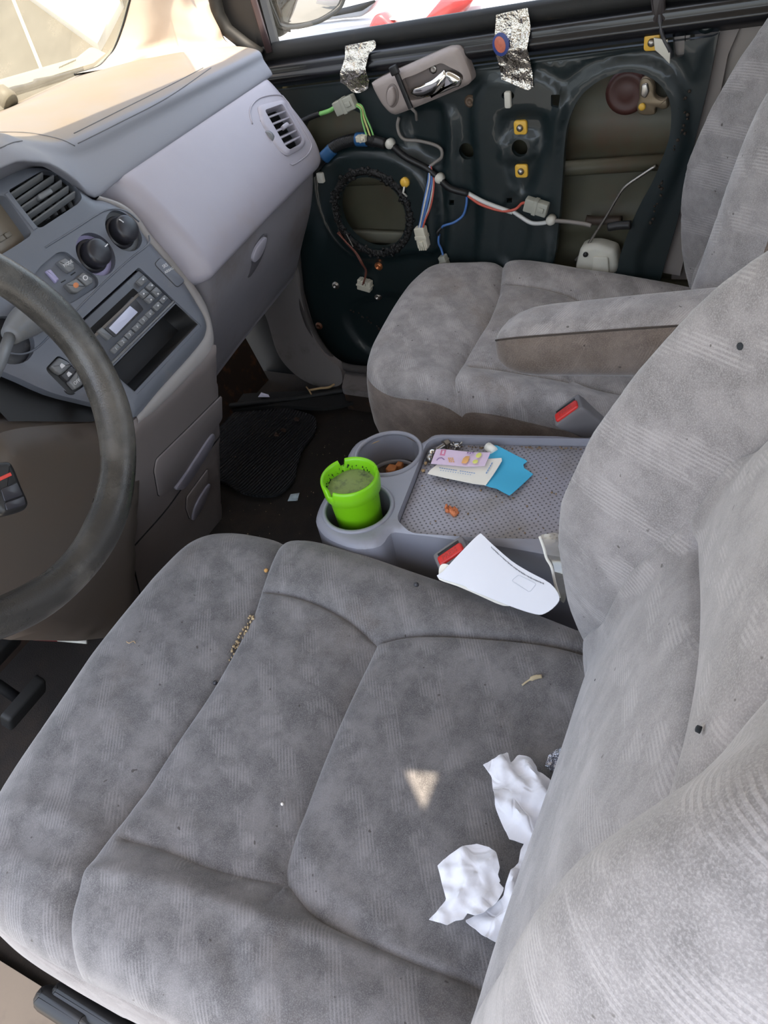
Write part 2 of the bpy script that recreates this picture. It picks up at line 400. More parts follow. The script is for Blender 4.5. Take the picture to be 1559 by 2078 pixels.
def leather():
    k = N('worn_black_leather'); pos = k.n('NewGeometry').outputs['Position']
    f = k.ramp(k.noise(pos, 9, 5, .6), .42, .7); c = k.mix(f, lin((46, 45, 43)), lin((92, 89, 84)))
    c = k.mix(k.ramp(k.noise(pos, 320, 2), .70, .78), c, lin((34, 32, 31)))
    k.l(c, k.b.inputs['Base Color']); k.l(k.ramp(k.noise(pos, 14, 4), .3, .7, .22, .40), k.b.inputs['Roughness']); k.bump(k.noise(pos, 700, 3), .35, .001); return k.m
LEATH = leather()
def foil(name, tint=(205, 200, 190), sc=38, st=.9):
    k = N(name); pos = k.n('NewGeometry').outputs['Position']; v = k.n('TexVoronoi'); v.inputs['Scale'].default_value = sc; k.l(pos, v.inputs['Vector'])
    k.set(Metallic=1., Roughness=.22); k.b.inputs['Base Color'].default_value = (*lin(tint), 1)
    h = k.math('ADD', v.outputs['Distance'], k.noise(pos, sc*2.2, 3)); k.bump(h, st, .006); return k.m
FOIL = foil('aluminium_foil_tape'); FOILW = foil('silver_wrapper', (190, 192, 200), 90)
def glass(name, tint=(.93, .96, .94), haze=0., gl=.06):
    k = N(name); tr = k.n('BsdfTransparent'); tr.inputs[0].default_value = (*tint, 1); g = k.n('BsdfGlossy'); g.inputs['Roughness'].default_value = .02
    mx = k.n('MixShader'); mx.inputs[0].default_value = gl; k.l(tr.outputs[0], mx.inputs[1]); k.l(g.outputs[0], mx.inputs[2]); sh = mx.outputs[0]
    if haze:
        df = k.n('BsdfDiffuse'); df.inputs[0].default_value = (*lin((214, 204, 178)), 1); tl = k.n('BsdfTranslucent'); tl.inputs[0].default_value = (*lin((214, 204, 178)), 1)
        ad = k.n('MixShader'); ad.inputs[0].default_value = .5; k.l(df.outputs[0], ad.inputs[1]); k.l(tl.outputs[0], ad.inputs[2])
        pos = k.n('NewGeometry').outputs['Position']; f = k.ramp(k.noise(pos, 14, 5, .7), .25, .8, haze*.75, haze*1.3)
        m2 = k.n('MixShader'); k.l(f, m2.inputs[0]); k.l(sh, m2.inputs[1]); k.l(ad.outputs[0], m2.inputs[2]); sh = m2.outputs[0]
    k.l(sh, k.out.inputs[0]); return k.m
WSG = glass('dusty_windshield_glass', (.60, .60, .55), haze=.22); SWG = glass('dusty_side_glass', haze=.07)
PLAS = glass('clear_plastic_film', (.93, .92, .9), .22, .14)
def text(name, s, F, uv, size, m, parent, rot=0., h=.0004):
    c = bpy.data.curves.new(name, 'FONT'); c.body = s; c.size = size; c.align_x = 'CENTER'; c.align_y = 'CENTER'; c.extrude = .00015; c.resolution_u = 2
    o = bpy.data.objects.new(name, c); COL.objects.link(o); c.materials.append(m)
    p = F.p([uv], h)[0]; a = math.cos(rot)*F.u+math.sin(rot)*F.v; b = -math.sin(rot)*F.u+math.cos(rot)*F.v
    X = Matrix.Identity(4); off = WLOC.get(parent.name, np.zeros(3)) if parent else np.zeros(3)
    for i in range(3): X[i][0] = a[i]; X[i][1] = b[i]; X[i][2] = F.n[i]; X[i][3] = p[i]-off[i]
    if parent: o.parent = parent
    me = bpy.data.meshes.new_from_object(o); me.name = name; bpy.data.objects.remove(o); bpy.data.curves.remove(c)
    o = bpy.data.objects.new(name, me); COL.objects.link(o)
    if not me.materials: me.materials.append(m)
    if parent: o.parent = parent
    o.matrix_local = X; return o
# ================================================================ STRUCTURE: body shell
def quad(name, pts, m, kind='structure', th=None, **k):
    V = np.array(pts, float); n = len(V)
    if th is None: return mk(name, V, [tuple(range(n))], m, smooth=False, kind=kind, **k)
    Vv = np.vstack([V, V+A(*th)]); F = [tuple(range(n)), tuple(range(2*n-1, n-1, -1))]+[(i, i+n, (i+1) % n+n, (i+1) % n) for i in range(n)]
    return mk(name, Vv, F, m, smooth=False, kind=kind, **k)
quad('floor', [(-.30, -1.6, 0), (1.16, -1.6, 0), (1.16, .90, 0), (-.30, .90, 0)], CARP, th=(0, 0, -.05))
quad('wall_front', [(-.30, .86, 0), (1.12, .86, 0), (1.12, 1.02, .62), (-.30, 1.02, .62)], RUST, th=(0, .03, 0))
quad('wall_right_front', [(1.165, .40, -.05), (1.165, 1.05, -.05), (1.165, 1.05, .80), (1.165, .74, .80)], BLK, th=(.02, 0, 0))
ground = quad('ground', [(-30, -30, -.42), (40, -30, -.42), (40, 45, -.42), (-30, 45, -.42)], CONC)
# roof with a small three-cornered gap added to make the seat sun spot
FR = Frame((0, 0, 1.28), (1, 0, 0), (0, 1, 0))
SPN = A(0, -.106, 1.0); SPN /= np.linalg.norm(SPN); SP0 = A(0, -.22, .345)
tri = []
for q in ((822, 1562), (894, 1568), (862, 1648)):
    w = onplane(*q, SP0, SPN); t = (1.28-w[2])/SUN_TO[2]; tri.append((w+SUN_TO*t)[:2])
plate('ceiling', FR, [(-.60, -1.7), (1.2, -1.7), (1.2, .50), (1.10, .53), (.90, .515), (.47, .548), (0, .585), (-.60, .56)], ROOFM, holes=[np.array(tri)], step=.2, depth=.012, hdepth=[.012], kind='structure', bottom=True, back=(0, 0, .012))  # left overhang and front edge shaped to throw the wanted shade
# windshield, A pillars
WP0, WPN = A(0, .915, .835), np.cross(A(1, 0, 0), A(0, -.40, .445)); WPN = WPN/np.linalg.norm(WPN)
pf_px = [(150, 150), (196, 136), (216, 118), (230, 100), (247, 55), (262, 0), (282, -70), (300, -140)]
PF = np.array([onplane(*q, WP0, WPN) for q in pf_px])
WF = Frame((0, .915, .835), (1, 0, 0), (0, -.40, .445))
wsp = [WF.px([q])[0] for q in pf_px[1:]]
wo = [(-.32, -.01), (.94, -.02)]+[tuple(q) for q in wsp]+[(.82, .598), (-.32, .598)]
win = plate('window_1', WF, wo, WSG, step=.2, depth=.004, kind='structure')
sq = WF.px([(140, 131)])[0]
mbp = MB()
for i in range(12):
    V, F = box_vf(WF, sq[0]-.024+i*.004, sq[0]-.0215+i*.004, sq[1]-.002, sq[1]+.0015, -.0030, -.0022, .0002); mbp.add(V, F)
mbp.build('glass_marking', DGREY, win)
a1 = cat(PF, 5); m1 = cat([ax(300, 118, 1.005), ax(330, 88, 1.035), ax(337, 60, 1.04), ax(342, 30, 1.042), ax(345, 0, 1.044), ax(350, -60, 1.046), ax(350, -140, 1.048), ax(350, -200, 1.05)], 5)
r1 = cat([ax(452, 104, 1.075), ax(440, 92, 1.08), ax(432, 70, 1.082), ax(420, 45, 1.084), ax(408, 20, 1.086), ax(399, 0, 1.088), ax(380, -60, 1.092), ax(360, -140, 1.096)], 5)
e1 = r1+A(.05, .015, 0)
V, F = grid_vf(loft([a1, .5*(a1+m1)+A(-.012, -.012, .0), m1, .5*(m1+r1)+A(-.014, -.008, .0), r1, e1], 5)); mk('trim_1', V, F, TRIM, kind='structure')
V, F = tube_vf(a1+A(0, -.002, -.001), .0026, 6); mk('trim_2', V, F, BLK, kind='structure')
V, F = tube_vf([(-.33, .93, .84), (-.34, .72, 1.05), (-.34, .47, 1.27)], .035, 10); mk('trim_3', V, F, TRIM, kind='structure')
# left sill, right sill, kick panel, B pillar trim
FS = Frame((0, 0, .03), (1, 0, 0), (0, 1, 0))
plate('trim_4', FS, [(-.50, -1.4), (-.30, -1.4), (-.30, .95), (-.50, .95)], mat('sill_dusty_plate', (122, 108, 92), .8, dirt=(90, 80, 70), dscale=6), step=.08, depth=.3, kind='structure')
FS2 = Frame((0, 0, .075), (1, 0, 0), (0, 1, 0))
plate('trim_5', FS2, roundpoly([(1.03, -1.2), (1.135, -1.2), (1.135, .60), (1.03, .56)], .01), GTRIM, step=.06, depth=.016, kind='structure')
quad('trim_10', [(1.045, -1.2, 0), (1.045, .565, 0), (1.045, .565, .062), (1.045, -1.2, .062)], RUST, th=(.02, 0, 0))
FK = Frame((1.092, 0, 0), (0, -1, 0), (0, 0, 1))
kick = plate('trim_6', FK, np.array(FK.px(cat([(575, 470), (604, 540), (611, 600), (628, 664), (660, 716), (694, 742), (696, 775), (655, 783), (618, 772), (585, 748), (560, 715), (540, 660), (520, 600), (520, 500)], 4, True))), GTRIM, step=.02, depth=.02, kind='structure', h=lambda Q: .010*np.sin(Q[:, 0]*9)+.004*np.sin(Q[:, 1]*21))
sealp = [ax(*q, 1.10) for q in [(598, 470), (606, 560), (614, 615), (632, 668), (664, 718), (700, 744), (770, 752), (830, 752)]]
V, F = tube_vf(cat(sealp, 6), .010, 8); mk('trim_7', V, F, mat('door_seal', (70, 66, 64), .6), kind='structure')
FB = Frame((1.185, 0, 0), (0, -1, 0), (0, 0, 1))
plate('trim_8', FB, [(.18, 0), (.46, 0), (.46, 1.28), (.18, 1.28)], mat('pillar_trim', (150, 143, 138), .6), step=.1, depth=.02, kind='structure', h=lambda Q: .02*sstep((Q[:, 0]-.22)/.06))
FB2 = Frame((1.165, 0, 0), (0, -1, 0), (0, 0, 1))
plate('trim_9', FB2, np.array(FB2.px([(1478, -40), (1502, -40), (1500, 60), (1478, 110), (1420, 400), (1380, 560), (1338, 552), (1375, 430), (1430, 200)])), mat('pillar_trim_strip', (142, 134, 130), .6), step=.04, depth=.012, kind='structure')
quad('wall_right', [(1.19, -.46, .0), (1.19, -1.6, .0), (1.19, -1.6, .82), (1.19, -.46, .82)], GTRIM, th=(.03, 0, 0))
quad('wall_back', [(-.3, -1.62, 0), (1.2, -1.62, 0), (1.2, -1.62, .75), (-.3, -1.62, .75)], GTRIM, th=(0, -.03, 0))
quad('wall_left', [(-.36, -.62, .0), (-.36, -1.6, .0), (-.36, -1.6, .82), (-.36, -.62, .82)], GTRIM, th=(-.03, 0, 0))
# ================================================================ outside
hood = thing('car_bonnet', 'dusty beige bonnet seen through the hazy windshield', 'bonnet', (.4, 1.4, .60))
G = []
for x in np.linspace(-.25, 1.12, 14):
    e = ((x-.42)/.72)**2; G.append([(x, y, .80-.035*e-.16*((y-1.0)/.95)**1.6) for y in np.linspace(1.0, 1.95, 10)])
V, F = grid_vf(np.array(G)); mk('bonnet_skin', V, F, HOODM, hood)
V, F = tube_vf([(.98, 1.0, .782), (.97, 1.4, .74), (.95, 1.9, .62)], .006, 6); mk('bonnet_crease', V, F, HOODM, hood)
cowl = [onplane(*q, WP0+A(0, .05, -.02), WPN) for q in [(-60, 205), (0, 185), (90, 158), (190, 128), (215, 108)]]
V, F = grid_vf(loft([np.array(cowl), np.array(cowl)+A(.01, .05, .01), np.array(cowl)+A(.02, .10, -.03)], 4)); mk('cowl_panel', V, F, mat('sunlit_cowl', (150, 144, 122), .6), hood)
wip = thing('windshield_wiper', 'thin wiper arm lying along the bottom edge of the windshield', 'wiper', onplane(60, 175, WP0+A(0, .03, 0), WPN))
wpts = [onplane(*q, WP0+A(0, .03, 0), WPN) for q in [(-30, 205), (5, 192), (30, 180), (66, 172), (74, 166), (110, 157), (168, 140)]]
V, F = tube_vf(wpts, [.008, .008, .005, .005, .006, .004, .003], 6); mk('wiper_arm', V, F, DGREY, wip)
V, F = tube_vf([onplane(*q, WP0+A(0, .025, 0), WPN) for q in [(-20, 203), (60, 182), (165, 146)]], .003, 6); mk('wiper_blade', V, F, BLK, wip)
V, F = lathe_vf(onplane(8, 195, WP0+A(0, .02, 0), WPN), [(.016, -.01), (.018, .01), (.012, .02)], 12, WF); mk('wiper_pivot', V, F, HOODM, wip)
GF = Frame((0, 0, -.42), (1, 0, 0), (0, 1, 0))
pav = pad('raised_kerb_slab', GF, GF.px([(57, -2), (204, 106), (226, 66), (252, 14), (206, -2), (150, -40), (60, -50)]), 0, .10, .02, mat('whitewashed_kerb', (176, 172, 164), .9), tag=('white raised slab of pavement seen through the windshield', 'pavement slab'))
jl = GF.px([(24, -8), (88, 150)]); dv = (jl[1]-jl[0])/np.linalg.norm(jl[1]-jl[0]); nv = A(-dv[1], dv[0])*.03
pad('pavement_joint_strip', GF, [jl[0]-nv, jl[1]-nv*.6, jl[1]+nv*.6, jl[0]+nv], 0, .012, .003, mat('pale_joint', (190, 182, 152), .9), tag=('pale joint strip across the pavement beyond the windshield', 'joint strip'))
bd = GF.px([(200, -6), (254, 20), (262, -6), (240, -40)]); pad('beige_paving_patch', GF, bd, .1, .02, .005, mat('beige_paving', (140, 128, 108), .9), tag=('beige paving patch past the white slab beside the windshield pillar', 'paving'))
# parked white car beyond the side window
wc = thing('parked_white_car', 'white parked car with red tail lamps outside the side window', 'car', (3.0, .5, -.42))
ys = np.linspace(-2.8, 1.62, 30); prof = [(2.35, -.25), (2.22, -.1), (2.18, .2), (2.19, .45), (2.22, .60), (2.27, .68), (2.36, .74), (2.6, .80), (3.2, .84)]
V, F = grid_vf(np.array([[(x+.06*((y-.2)/2.4)**2, y, z) for x, z in prof] for y in ys])); mk('car_body', V, F, CARW, wc)
WCF = Frame((2.215, 0, 0), (0, -1, 0), (0, 0, 1))
pad('tail_lamp', WCF, WCF.px(cat([(758, 52), (768, 28), (782, 24), (800, 40), (812, 52), (790, 60), (764, 66)], 4, True)), -.01, .05, .01, LENSR, wc)
pad('tail_lamp', WCF, WCF.px([(862, 44), (905, -10), (975, -14), (938, 30)]), -.02, .06, .012, LENSR, wc)
pad('rear_window_edge', WCF, WCF.px(roundpoly([(600, 34), (655, 30), (745, 12), (760, -6), (775, -6), (756, 20), (740, 30), (660, 38), (604, 42)], 6)), -.01, .04, .006, mat('grey_glass_edge', (150, 152, 160), .4), wc)
pad('bumper_strip', WCF, WCF.px([(545, 60), (700, 40), (880, 30), (880, 33), (700, 44), (545, 64)]), -.01, .03, .004, mat('bumper_grey', (206, 206, 212), .5), wc)
# ================================================================ PASSENGER DOOR
DX = 1.145
FD = Frame((DX, 0, 0), (0, -1, 0), (0, 0, 1))        # n = (-1,0,0) into the cabin
assert FD.n[0] < -.9
def D(*p): return FD.px(p)
sz = lambda y: .838-.0555*(y+.098)                   # height of the window sill along the door
door = thing('passenger_door', 'dark teal car door stripped to bare metal beside the passenger seat', 'door', (DX, .2, .04))
big = FD.px(cat([(1158, 240), (1179, 195), (1215, 163), (1251, 147), (1287, 143), (1323, 154), (1351, 179), (1364, 215), (1362, 269), (1346, 319), (1325, 368), (1301, 412), (1282, 455), (1262, 510), (1240, 560), (1130, 560), (1132, 500), (1140, 420), (1146, 340), (1150, 285)], 4, True))
spk = A(*((FD.px([(690, 420)])[0]+FD.px([(840, 420)])[0])/2)); spk[1] = .484
speaker_hole = ell(spk, .080, .078, n=48)
front = FD.px(cat([(632, 233), (690, 219), (728, 228), (744, 246), (738, 268), (716, 274), (690, 286), (664, 318), (640, 330), (610, 300)], 4, True))
rh1, rh2 = [ell(FD.px([q])[0], .0155, n=20) for q in ((947, 307), (1058, 297))]
sq1, sq2 = [FD.px([(q[0]-5, q[1]-5), (q[0]+5, q[1]-5), (q[0]+5, q[1]+5), (q[0]-5, q[1]+5)]) for q in ((919, 408), (1036, 404))]
up = FD.px(roundpoly([(1366, 58), (1392, 52), (1390, 112), (1370, 118)], 8))
key1 = ell(FD.px([(1035, 190)])[0], .012, .008, n=14); key2 = FD.px(roundpoly([(1122, 188), (1140, 188), (1140, 212), (1122, 212)], 3))
holes = [big, speaker_hole, front, rh1, rh2, sq1, sq2, up, key1, key2]
dout = [(-.76, sz(.76)-.07), (-.72, .16), (-.70, .05), (-.58, .045), (.05, .04), (.13, .06)]
dout += [tuple(q) for q in FD.px([(1342, 560), (1378, 440), (1402, 320), (1440, 165), (1466, 30), (1474, -20)])]
dout[-1] = (dout[-1][0], sz(-dout[-1][0])-.07)
dout = roundpoly(ccw(dout), .03, 3)
rel = []
def R_(px, h, w): rel.append((ccw(FD.px(cat(px, 5, True))), h, w))
R_([(650, 335), (690, 304), (745, 296), (800, 303), (845, 326), (876, 362), (890, 410), (893, 460), (886, 507), (845, 510), (780, 522), (735, 520), (700, 498), (672, 462), (650, 400)], .022, .020)
R_([(905, 330), (895, 260), (910, 225), (925, 240), (928, 320), (930, 420), (925, 540), (905, 540)], .007, .012)
R_([(960, 230), (985, 165), (1040, 150), (1100, 148), (1142, 185), (1150, 225), (1138, 260), (1128, 350), (1118, 440), (1110, 540), (980, 540), (975, 420)], .011, .012)
R_([(1022, 240), (1062, 226), (1105, 230), (1112, 262), (1104, 300), (1092, 345), (1070, 392), (1050, 380), (1030, 310)], -.010, .010)
R_([(1030, 278), (1088, 272), (1088, 318), (1030, 322)], .009, .008)
R_([(820, 240), (850, 218), (888, 216), (903, 240), (908, 280), (900, 330), (870, 330), (836, 300)], -.010, .012)
R_([(1130, 230), (1158, 178), (1200, 140), (1260, 118), (1320, 120), (1366, 150), (1392, 200), (1392, 280), (1372, 350), (1338, 430), (1300, 520), (1280, 580), (1120, 580), (1122, 450), (1128, 330)], .010, .016)
R_([(1000, 160), (1060, 128), (1110, 142), (1150, 150), (1200, 120), (1290, 95), (1380, 110), (1410, 160), (1440, 60), (1440, 20), (900, 110), (880, 160)], .006, .016)
R_([(1030, 400), (1060, 396), (1078, 420), (1066, 520), (1020, 520)], -.006, .01)
R_([(775, 600), (815, 606), (880, 640), (905, 600), (900, 720), (760, 720), (700, 640)], -.008, .016)
def door_h(Q):
    z = np.zeros(len(Q))
    for P, h, w in rel:
        d = dist(Q, P, True); z += h*sstep(.5+np.where(inside(Q, P), d, -d)/w)
    return z
rel_lines = [np.vstack([resample(P, .012, True), resample(P, .012, True)[:1]]) for P, h, w in rel]
plate('inner_panel', FD, dout, PAINT, door, holes=holes, h=door_h, sharp=0, step=.010, depth=.012, hdepth=[.014, .016, .012, .012, .012, .008, .008, .01, .008, .008], offs=(.005,))
# blue-black outer part of the stamping: rear edge flange and lower front
# outer skin seen through the openings
FO = Frame((DX+.062, 0, 0), (0, -1, 0), (0, 0, 1))
def skin_h(Q): return .010*np.exp(-((Q[:, 1]-(.44+.10*Q[:, 0]))/.018)**2)+.014*sstep((Q[:, 1]-.58)/.02)*sstep((.66-Q[:, 1])/.02)
plate('outer_skin', FO, [(-.76, .02), (.30, .02), (.30, .80), (-.76, .80)], PAINTI, door, h=skin_h, step=.02, depth=.01)
bounce_ground = quad('ground_bounce', [(-7, -7, -.415), (6.2, -7, -.415), (6.2, 6.0, -.415), (-7, 6.0, -.415)], mat('pale_bounce_concrete', (146, 143, 136), .9, var=.08, vscale=5))  # pale slab added to bounce sunlight up into the cabin
for z0, y0_, y1_ in ((.575, .56, .30), (.40, .54, .34)):
    V, F = box_vf(Frame((DX+.05, 0, z0), (0, -1, 0), (0, 0, 1)), -y0_, -y1_, -.014, .014, -.004, .010, .004); mk('skin_ledge', V, F, mat('ledge_grey', (120, 118, 104), .5), door)
for z0, r in ((.30, .016), (.545, .014)):
    V, F = tube_vf([(DX+.042, .70, z0-.02), (DX+.042, .2, z0), (DX+.042, -.27, z0+.03)], r, 10); mk('impact_bar', V, F, PAINTI, door)
# window sill moulding and glass
ysl = np.linspace(.80, -.43, 40)
def rail(prof): return np.array([[(x, y, sz(y)+z) for x, z in prof] for y in ysl])
V, F = grid_vf(rail([(1.172, .002), (1.168, .013), (1.155, .014), (1.146, .008), (1.143, -.010), (1.150, -.016)])); mk('window_seal', V, F, RUB, door)
V, F = grid_vf(rail([(1.152, -.008), (1.150, -.015), (1.142, -.020), (1.133, -.021), (1.129, -.026), (1.131, -.033), (1.129, -.037), (1.125, -.040), (1.124, -.045), (1.130, -.053), (1.138, -.058), (1.147, -.064)])); mk('shoulder_rail', V, F, PAINTD, door)
plate('window_glass', Frame((1.170, 0, 0), (0, -1, 0), (0, 0, 1)), [(-.72, sz(.72)-.03), (.30, sz(-.30)-.03), (.30, 1.25), (-.50, 1.25), (-.66, .98)], SWG, door, step=.3, depth=.004)
FW = Frame((1.150, 0, 0), (0, -1, 0), (0, 0, 1))
plate('window_frame', FW, FW.px([(424, -90), (520, -90), (522, -20), (556, 108), (535, 116), (512, 108), (480, 84), (452, 60), (436, 20)]), BLK, door, step=.03, depth=.03)
V, F = tube_vf([ax(*q, 1.142) for q in [(500, -90), (512, -10), (530, 50), (547, 106)]], .007, 8); mk('frame_channel', V, F, mat('channel_brown', (74, 58, 58), .4), door)
V, F = tube_vf([ax(*q, 1.135) for q in [(418, -90), (432, -20), (444, 30), (462, 62), (500, 92), (530, 112)]], .013, 8); mk('weatherstrip', V, F, RUB, door)
# butyl ring, streaks of sealant
mb = MB()
for i in range(190):
    t = RNG.uniform(0, 2*np.pi); r = RNG.uniform(.081, .099); s = RNG.uniform(.0018, .0062)
    c = FD.p([spk+r*A(math.cos(t), math.sin(t))], .022+.002*RNG.random())[0]
    V, F = lathe_vf(c, [(s, -.004), (s*.9, .002), (s*.4, .0045)], 7, FD); mb.add(V+RNG.normal(size=V.shape)*.0009, F)
mb.build('sealant_ring', GOO, door, kind='stuff')
V, F = tube_vf(FD.p(ell(spk, .090, n=40), .0195), .0085, 8, closed=True); mk('sealant_bead', V, F, GOO, door)
mb = MB()
for px in ([(1080, 88), (1150, 70), (1200, 62), (1275, 36)], [(600, 170), (640, 158), (680, 152)], [(1392, 190), (1388, 260), (1375, 300)], [(1350, 360), (1330, 430), (1300, 520)], [(700, 630), (740, 650), (800, 700)]):
    P = resample(FD.px(cat(px, 6)), .006)
    for q in P:
        if RNG.random() < .7:
            s = RNG.uniform(.001, .0035); V, F = lathe_vf(FD.p([q+RNG.normal(size=2)*.003], door_h(np.array([q]))+.001)[0], [(s, -.001), (s, .0008), (s*.4, .002)], 6, FD); mb.add(V+RNG.normal(size=V.shape)*.0004, F)
mb.build('sealant_remnant', mat('old_sealant', (52, 42, 34), .8, var=.4, vscale=300), door, kind='stuff')
def on_door(px, h=.0): return FD.p(FD.px([px]), door_h(FD.px([px]))+h)[0]
# clips, plugs and screws on the door
def clip_square(px, s=.0125):
    q = FD.px([px])[0]; z = float(door_h(q[None])[0])
    o = pad('yellow_clip', FD, roundpoly([(q[0]-s, q[1]-s), (q[0]+s, q[1]-s), (q[0]+s, q[1]+s), (q[0]-s, q[1]+s)], .006), z, .006, .002, BRASS, door, label_='' if False else None) if False else pad('yellow_clip', FD, roundpoly([(q[0]-s, q[1]-s), (q[0]+s, q[1]-s), (q[0]+s, q[1]+s), (q[0]-s, q[1]+s)], .006), z, .006, .002, BRASS, door)
    V, F = lathe_vf(FD.p([q], z+.006)[0], [(.0065, -.001), (.006, .003), (.003, .006)], 14, FD); mk('clip_screw', V, F, STEEL, o)
    return o
for q in ((1058, 257), (1060, 345), (1326, 82)): clip_square(q)
q = FD.px([(832, 360)])[0]; V, F = lathe_vf(FD.p([q], .024)[0], [(.010, -.003), (.010, .004), (.006, .008)], 18, FD); o = mk('yellow_plug', V, F, BRASS, door)
V, F = tube_vf([on_door((833, 366), .008), on_door((831, 378), .010), on_door((836, 388), .004)], .0022, 6); mk('plug_tail', V, F, WHITEP, o)
for px, m, r in (((843, 586), STEEL, .0075), ((682, 579), STEEL, .0075), ((766, 604), STEEL, .0075), ((769, 540), mat('copper_nut', (206, 130, 84), .35, metal=.8), .008), ((648, 661), mat('rusty_bolt', (98, 60, 38), .6), .008), ((955, 205), mat('brown_plug', (96, 78, 62), .5), .009), ((1436, 44), PAINT, .012)):
    q = FD.px([px])[0]; z = float(door_h(q[None])[0])
    V, F = lathe_vf(FD.p([q], z)[0], [(r*1.25, -.001), (r*1.25, .002), (r, .0025), (r, .005), (r*.55, .006), (r*.5, .003)], 16, FD); mk('door_bolt', V, F, m, door)
for px, sx, sy in (((662, 351), .008, .011), ((1036, 197), .006, .014)):
    q = FD.px([px])[0]; pad('white_clip', FD, roundpoly([(q[0]-sx, q[1]-sy), (q[0]+sx, q[1]-sy), (q[0]+sx, q[1]+sy), (q[0]-sx, q[1]+sy)], .004), float(door_h(q[None])[0]), .007, .002, WHITEP, door)
pad('bracket', FD, FD.px([(1332, 70), (1360, 74), (1360, 88), (1366, 92), (1364, 122), (1350, 108), (1334, 94)]), .016, .004, .001, WHITEP, door)
pad('backing_plate', Frame((DX+.02, 0, 0), (0, -1, 0), (0, 0, 1)), FD.px([(1362, 48), (1398, 44), (1396, 122), (1364, 126)]), 0, .004, .001, mat('pale_plate', (168, 160, 154), .5), door)
V, F = tube_vf(cat([on_door(q, .012) for q in [(1342, 20), (1346, 50), (1352, 72), (1363, 94), (1364, 112)]], 5), .0035, 6); mk('lock_rod', V, F, DGREY, door)
pad('latch_cover', FD, FD.px(roundpoly([(1322, -20), (1350, -24), (1355, 40), (1330, 46)], 6)), .004, .012, .004, mat('latch_cover_brown', (52, 46, 46), .5), door)
# lock mechanism, rod and washer motor inside the rear opening
FI = Frame((DX+.030, 0, 0), (0, -1, 0), (0, 0, 1))
V, F = lathe_vf(FI.p(FI.px([(1272, 188)]))[0], [(.036, -.01), (.036, .002), (.026, .005), (.022, .002), (.012, .006)], 28, FI); mk('lock_disc', V, F, mat('rust_red_disc', (66, 34, 28), .5), door)
lat = pad('latch', FI, FI.px(cat([(1302, 160), (1312, 152), (1324, 158), (1331, 172), (1332, 190), (1346, 198), (1356, 196), (1358, 214), (1346, 218), (1334, 214), (1333, 226), (1322, 230), (1302, 228), (1295, 214), (1300, 196), (1300, 178)], 3, True)), 0, .012, .003, mat('latch_steel', (120, 106, 86), .45, metal=.6), door)
pad('latch_arm', FI, FI.px(roundpoly([(1306, 166), (1318, 162), (1322, 180), (1314, 194), (1304, 188)], 5)), .012, .006, .002, STEEL, lat)
V, F = lathe_vf(FI.p(FI.px([(1307, 211)]), .012)[0], [(.006, 0), (.006, .004), (.003, .005)], 12, FI); mk('latch_pin', V, F, BRASS, lat)
V, F = tube_vf(cat([ax(*q, DX+.018) for q in [(1332, 336), (1300, 357), (1268, 380), (1250, 406), (1230, 440), (1200, 486), (1184, 512), (1168, 528)]], 4), .0028, 6); mk('linkage_rod', V, F, STEEL, door)
FM = Frame((DX+.036, 0, 0), (0, -1, 0), (0, 0, 1))
mo = pad('lock_motor', FM, FM.px(cat([(1180, 545), (1183, 500), (1192, 487), (1215, 483), (1240, 488), (1258, 500), (1254, 545)], 4, True)), 0, .034, .010, WGREY, door)
pad('motor_step', FM, FM.px(roundpoly([(1212, 545), (1212, 503), (1244, 505), (1246, 545)], 5)), .034, .006, .002, WGREY, mo)
V, F = lathe_vf(FM.p(FM.px([(1198, 500)]), .034)[0], [(.005, 0), (.005, .004), (.002, .005)], 10, FM); mk('motor_screw', V, F, BLK, mo)
V, F = tube_vf(cat([ax(*q, DX+.03) for q in [(1190, 445), (1210, 448), (1240, 447), (1262, 447)]], 4), .009, 8); mk('motor_bracket', V, F, mat('bracket_brown', (58, 46, 38), .6), door)
# ---- wing mirror on the outside of the door
wm = thing('wing_mirror', 'black wing mirror outside the passenger window', 'mirror', ax(620, 30, 1.27))
FMr = Frame(ax(625, 10, 1.30), (.90, -.44, 0), (0, 0, 1))
ho = FMr.px(cat([(548, -30), (690, -40), (697, 10), (660, 42), (620, 56), (592, 60), (574, 58), (560, 44)], 5, True))
P = ccw(ho); R = [FMr.p(inset(P, .004), .004), FMr.p(P, .0), FMr.p(P, -.012), FMr.p(inset(P, .012), -.05), FMr.p(inset(P, .035), -.09)]
V, F = loops(R, False, True); mk('mirror_housing', V, [f[::-1] for f in F], BLK, wm)
V, F = loops([FMr.p(P, .002), FMr.p(inset(P, .007), .004), FMr.p(inset(P, .010), -.004)]); mk('mirror_rim', V, [f for f in F], BLK, wm)
gp = FMr.px(cat([(566, -30), (682, -40), (690, 8), (655, 36), (604, 48), (582, 46), (572, 34)], 5, True))
pad('mirror_glass', FMr, gp, -.004, .004, .001, MIRR, wm)
pad('mirror_stalk', FMr, FMr.px(cat([(548, 30), (575, 52), (598, 58), (594, 66), (582, 74), (572, 76), (556, 64)], 3, True)), -.05, .04, .008, BLK, wm)
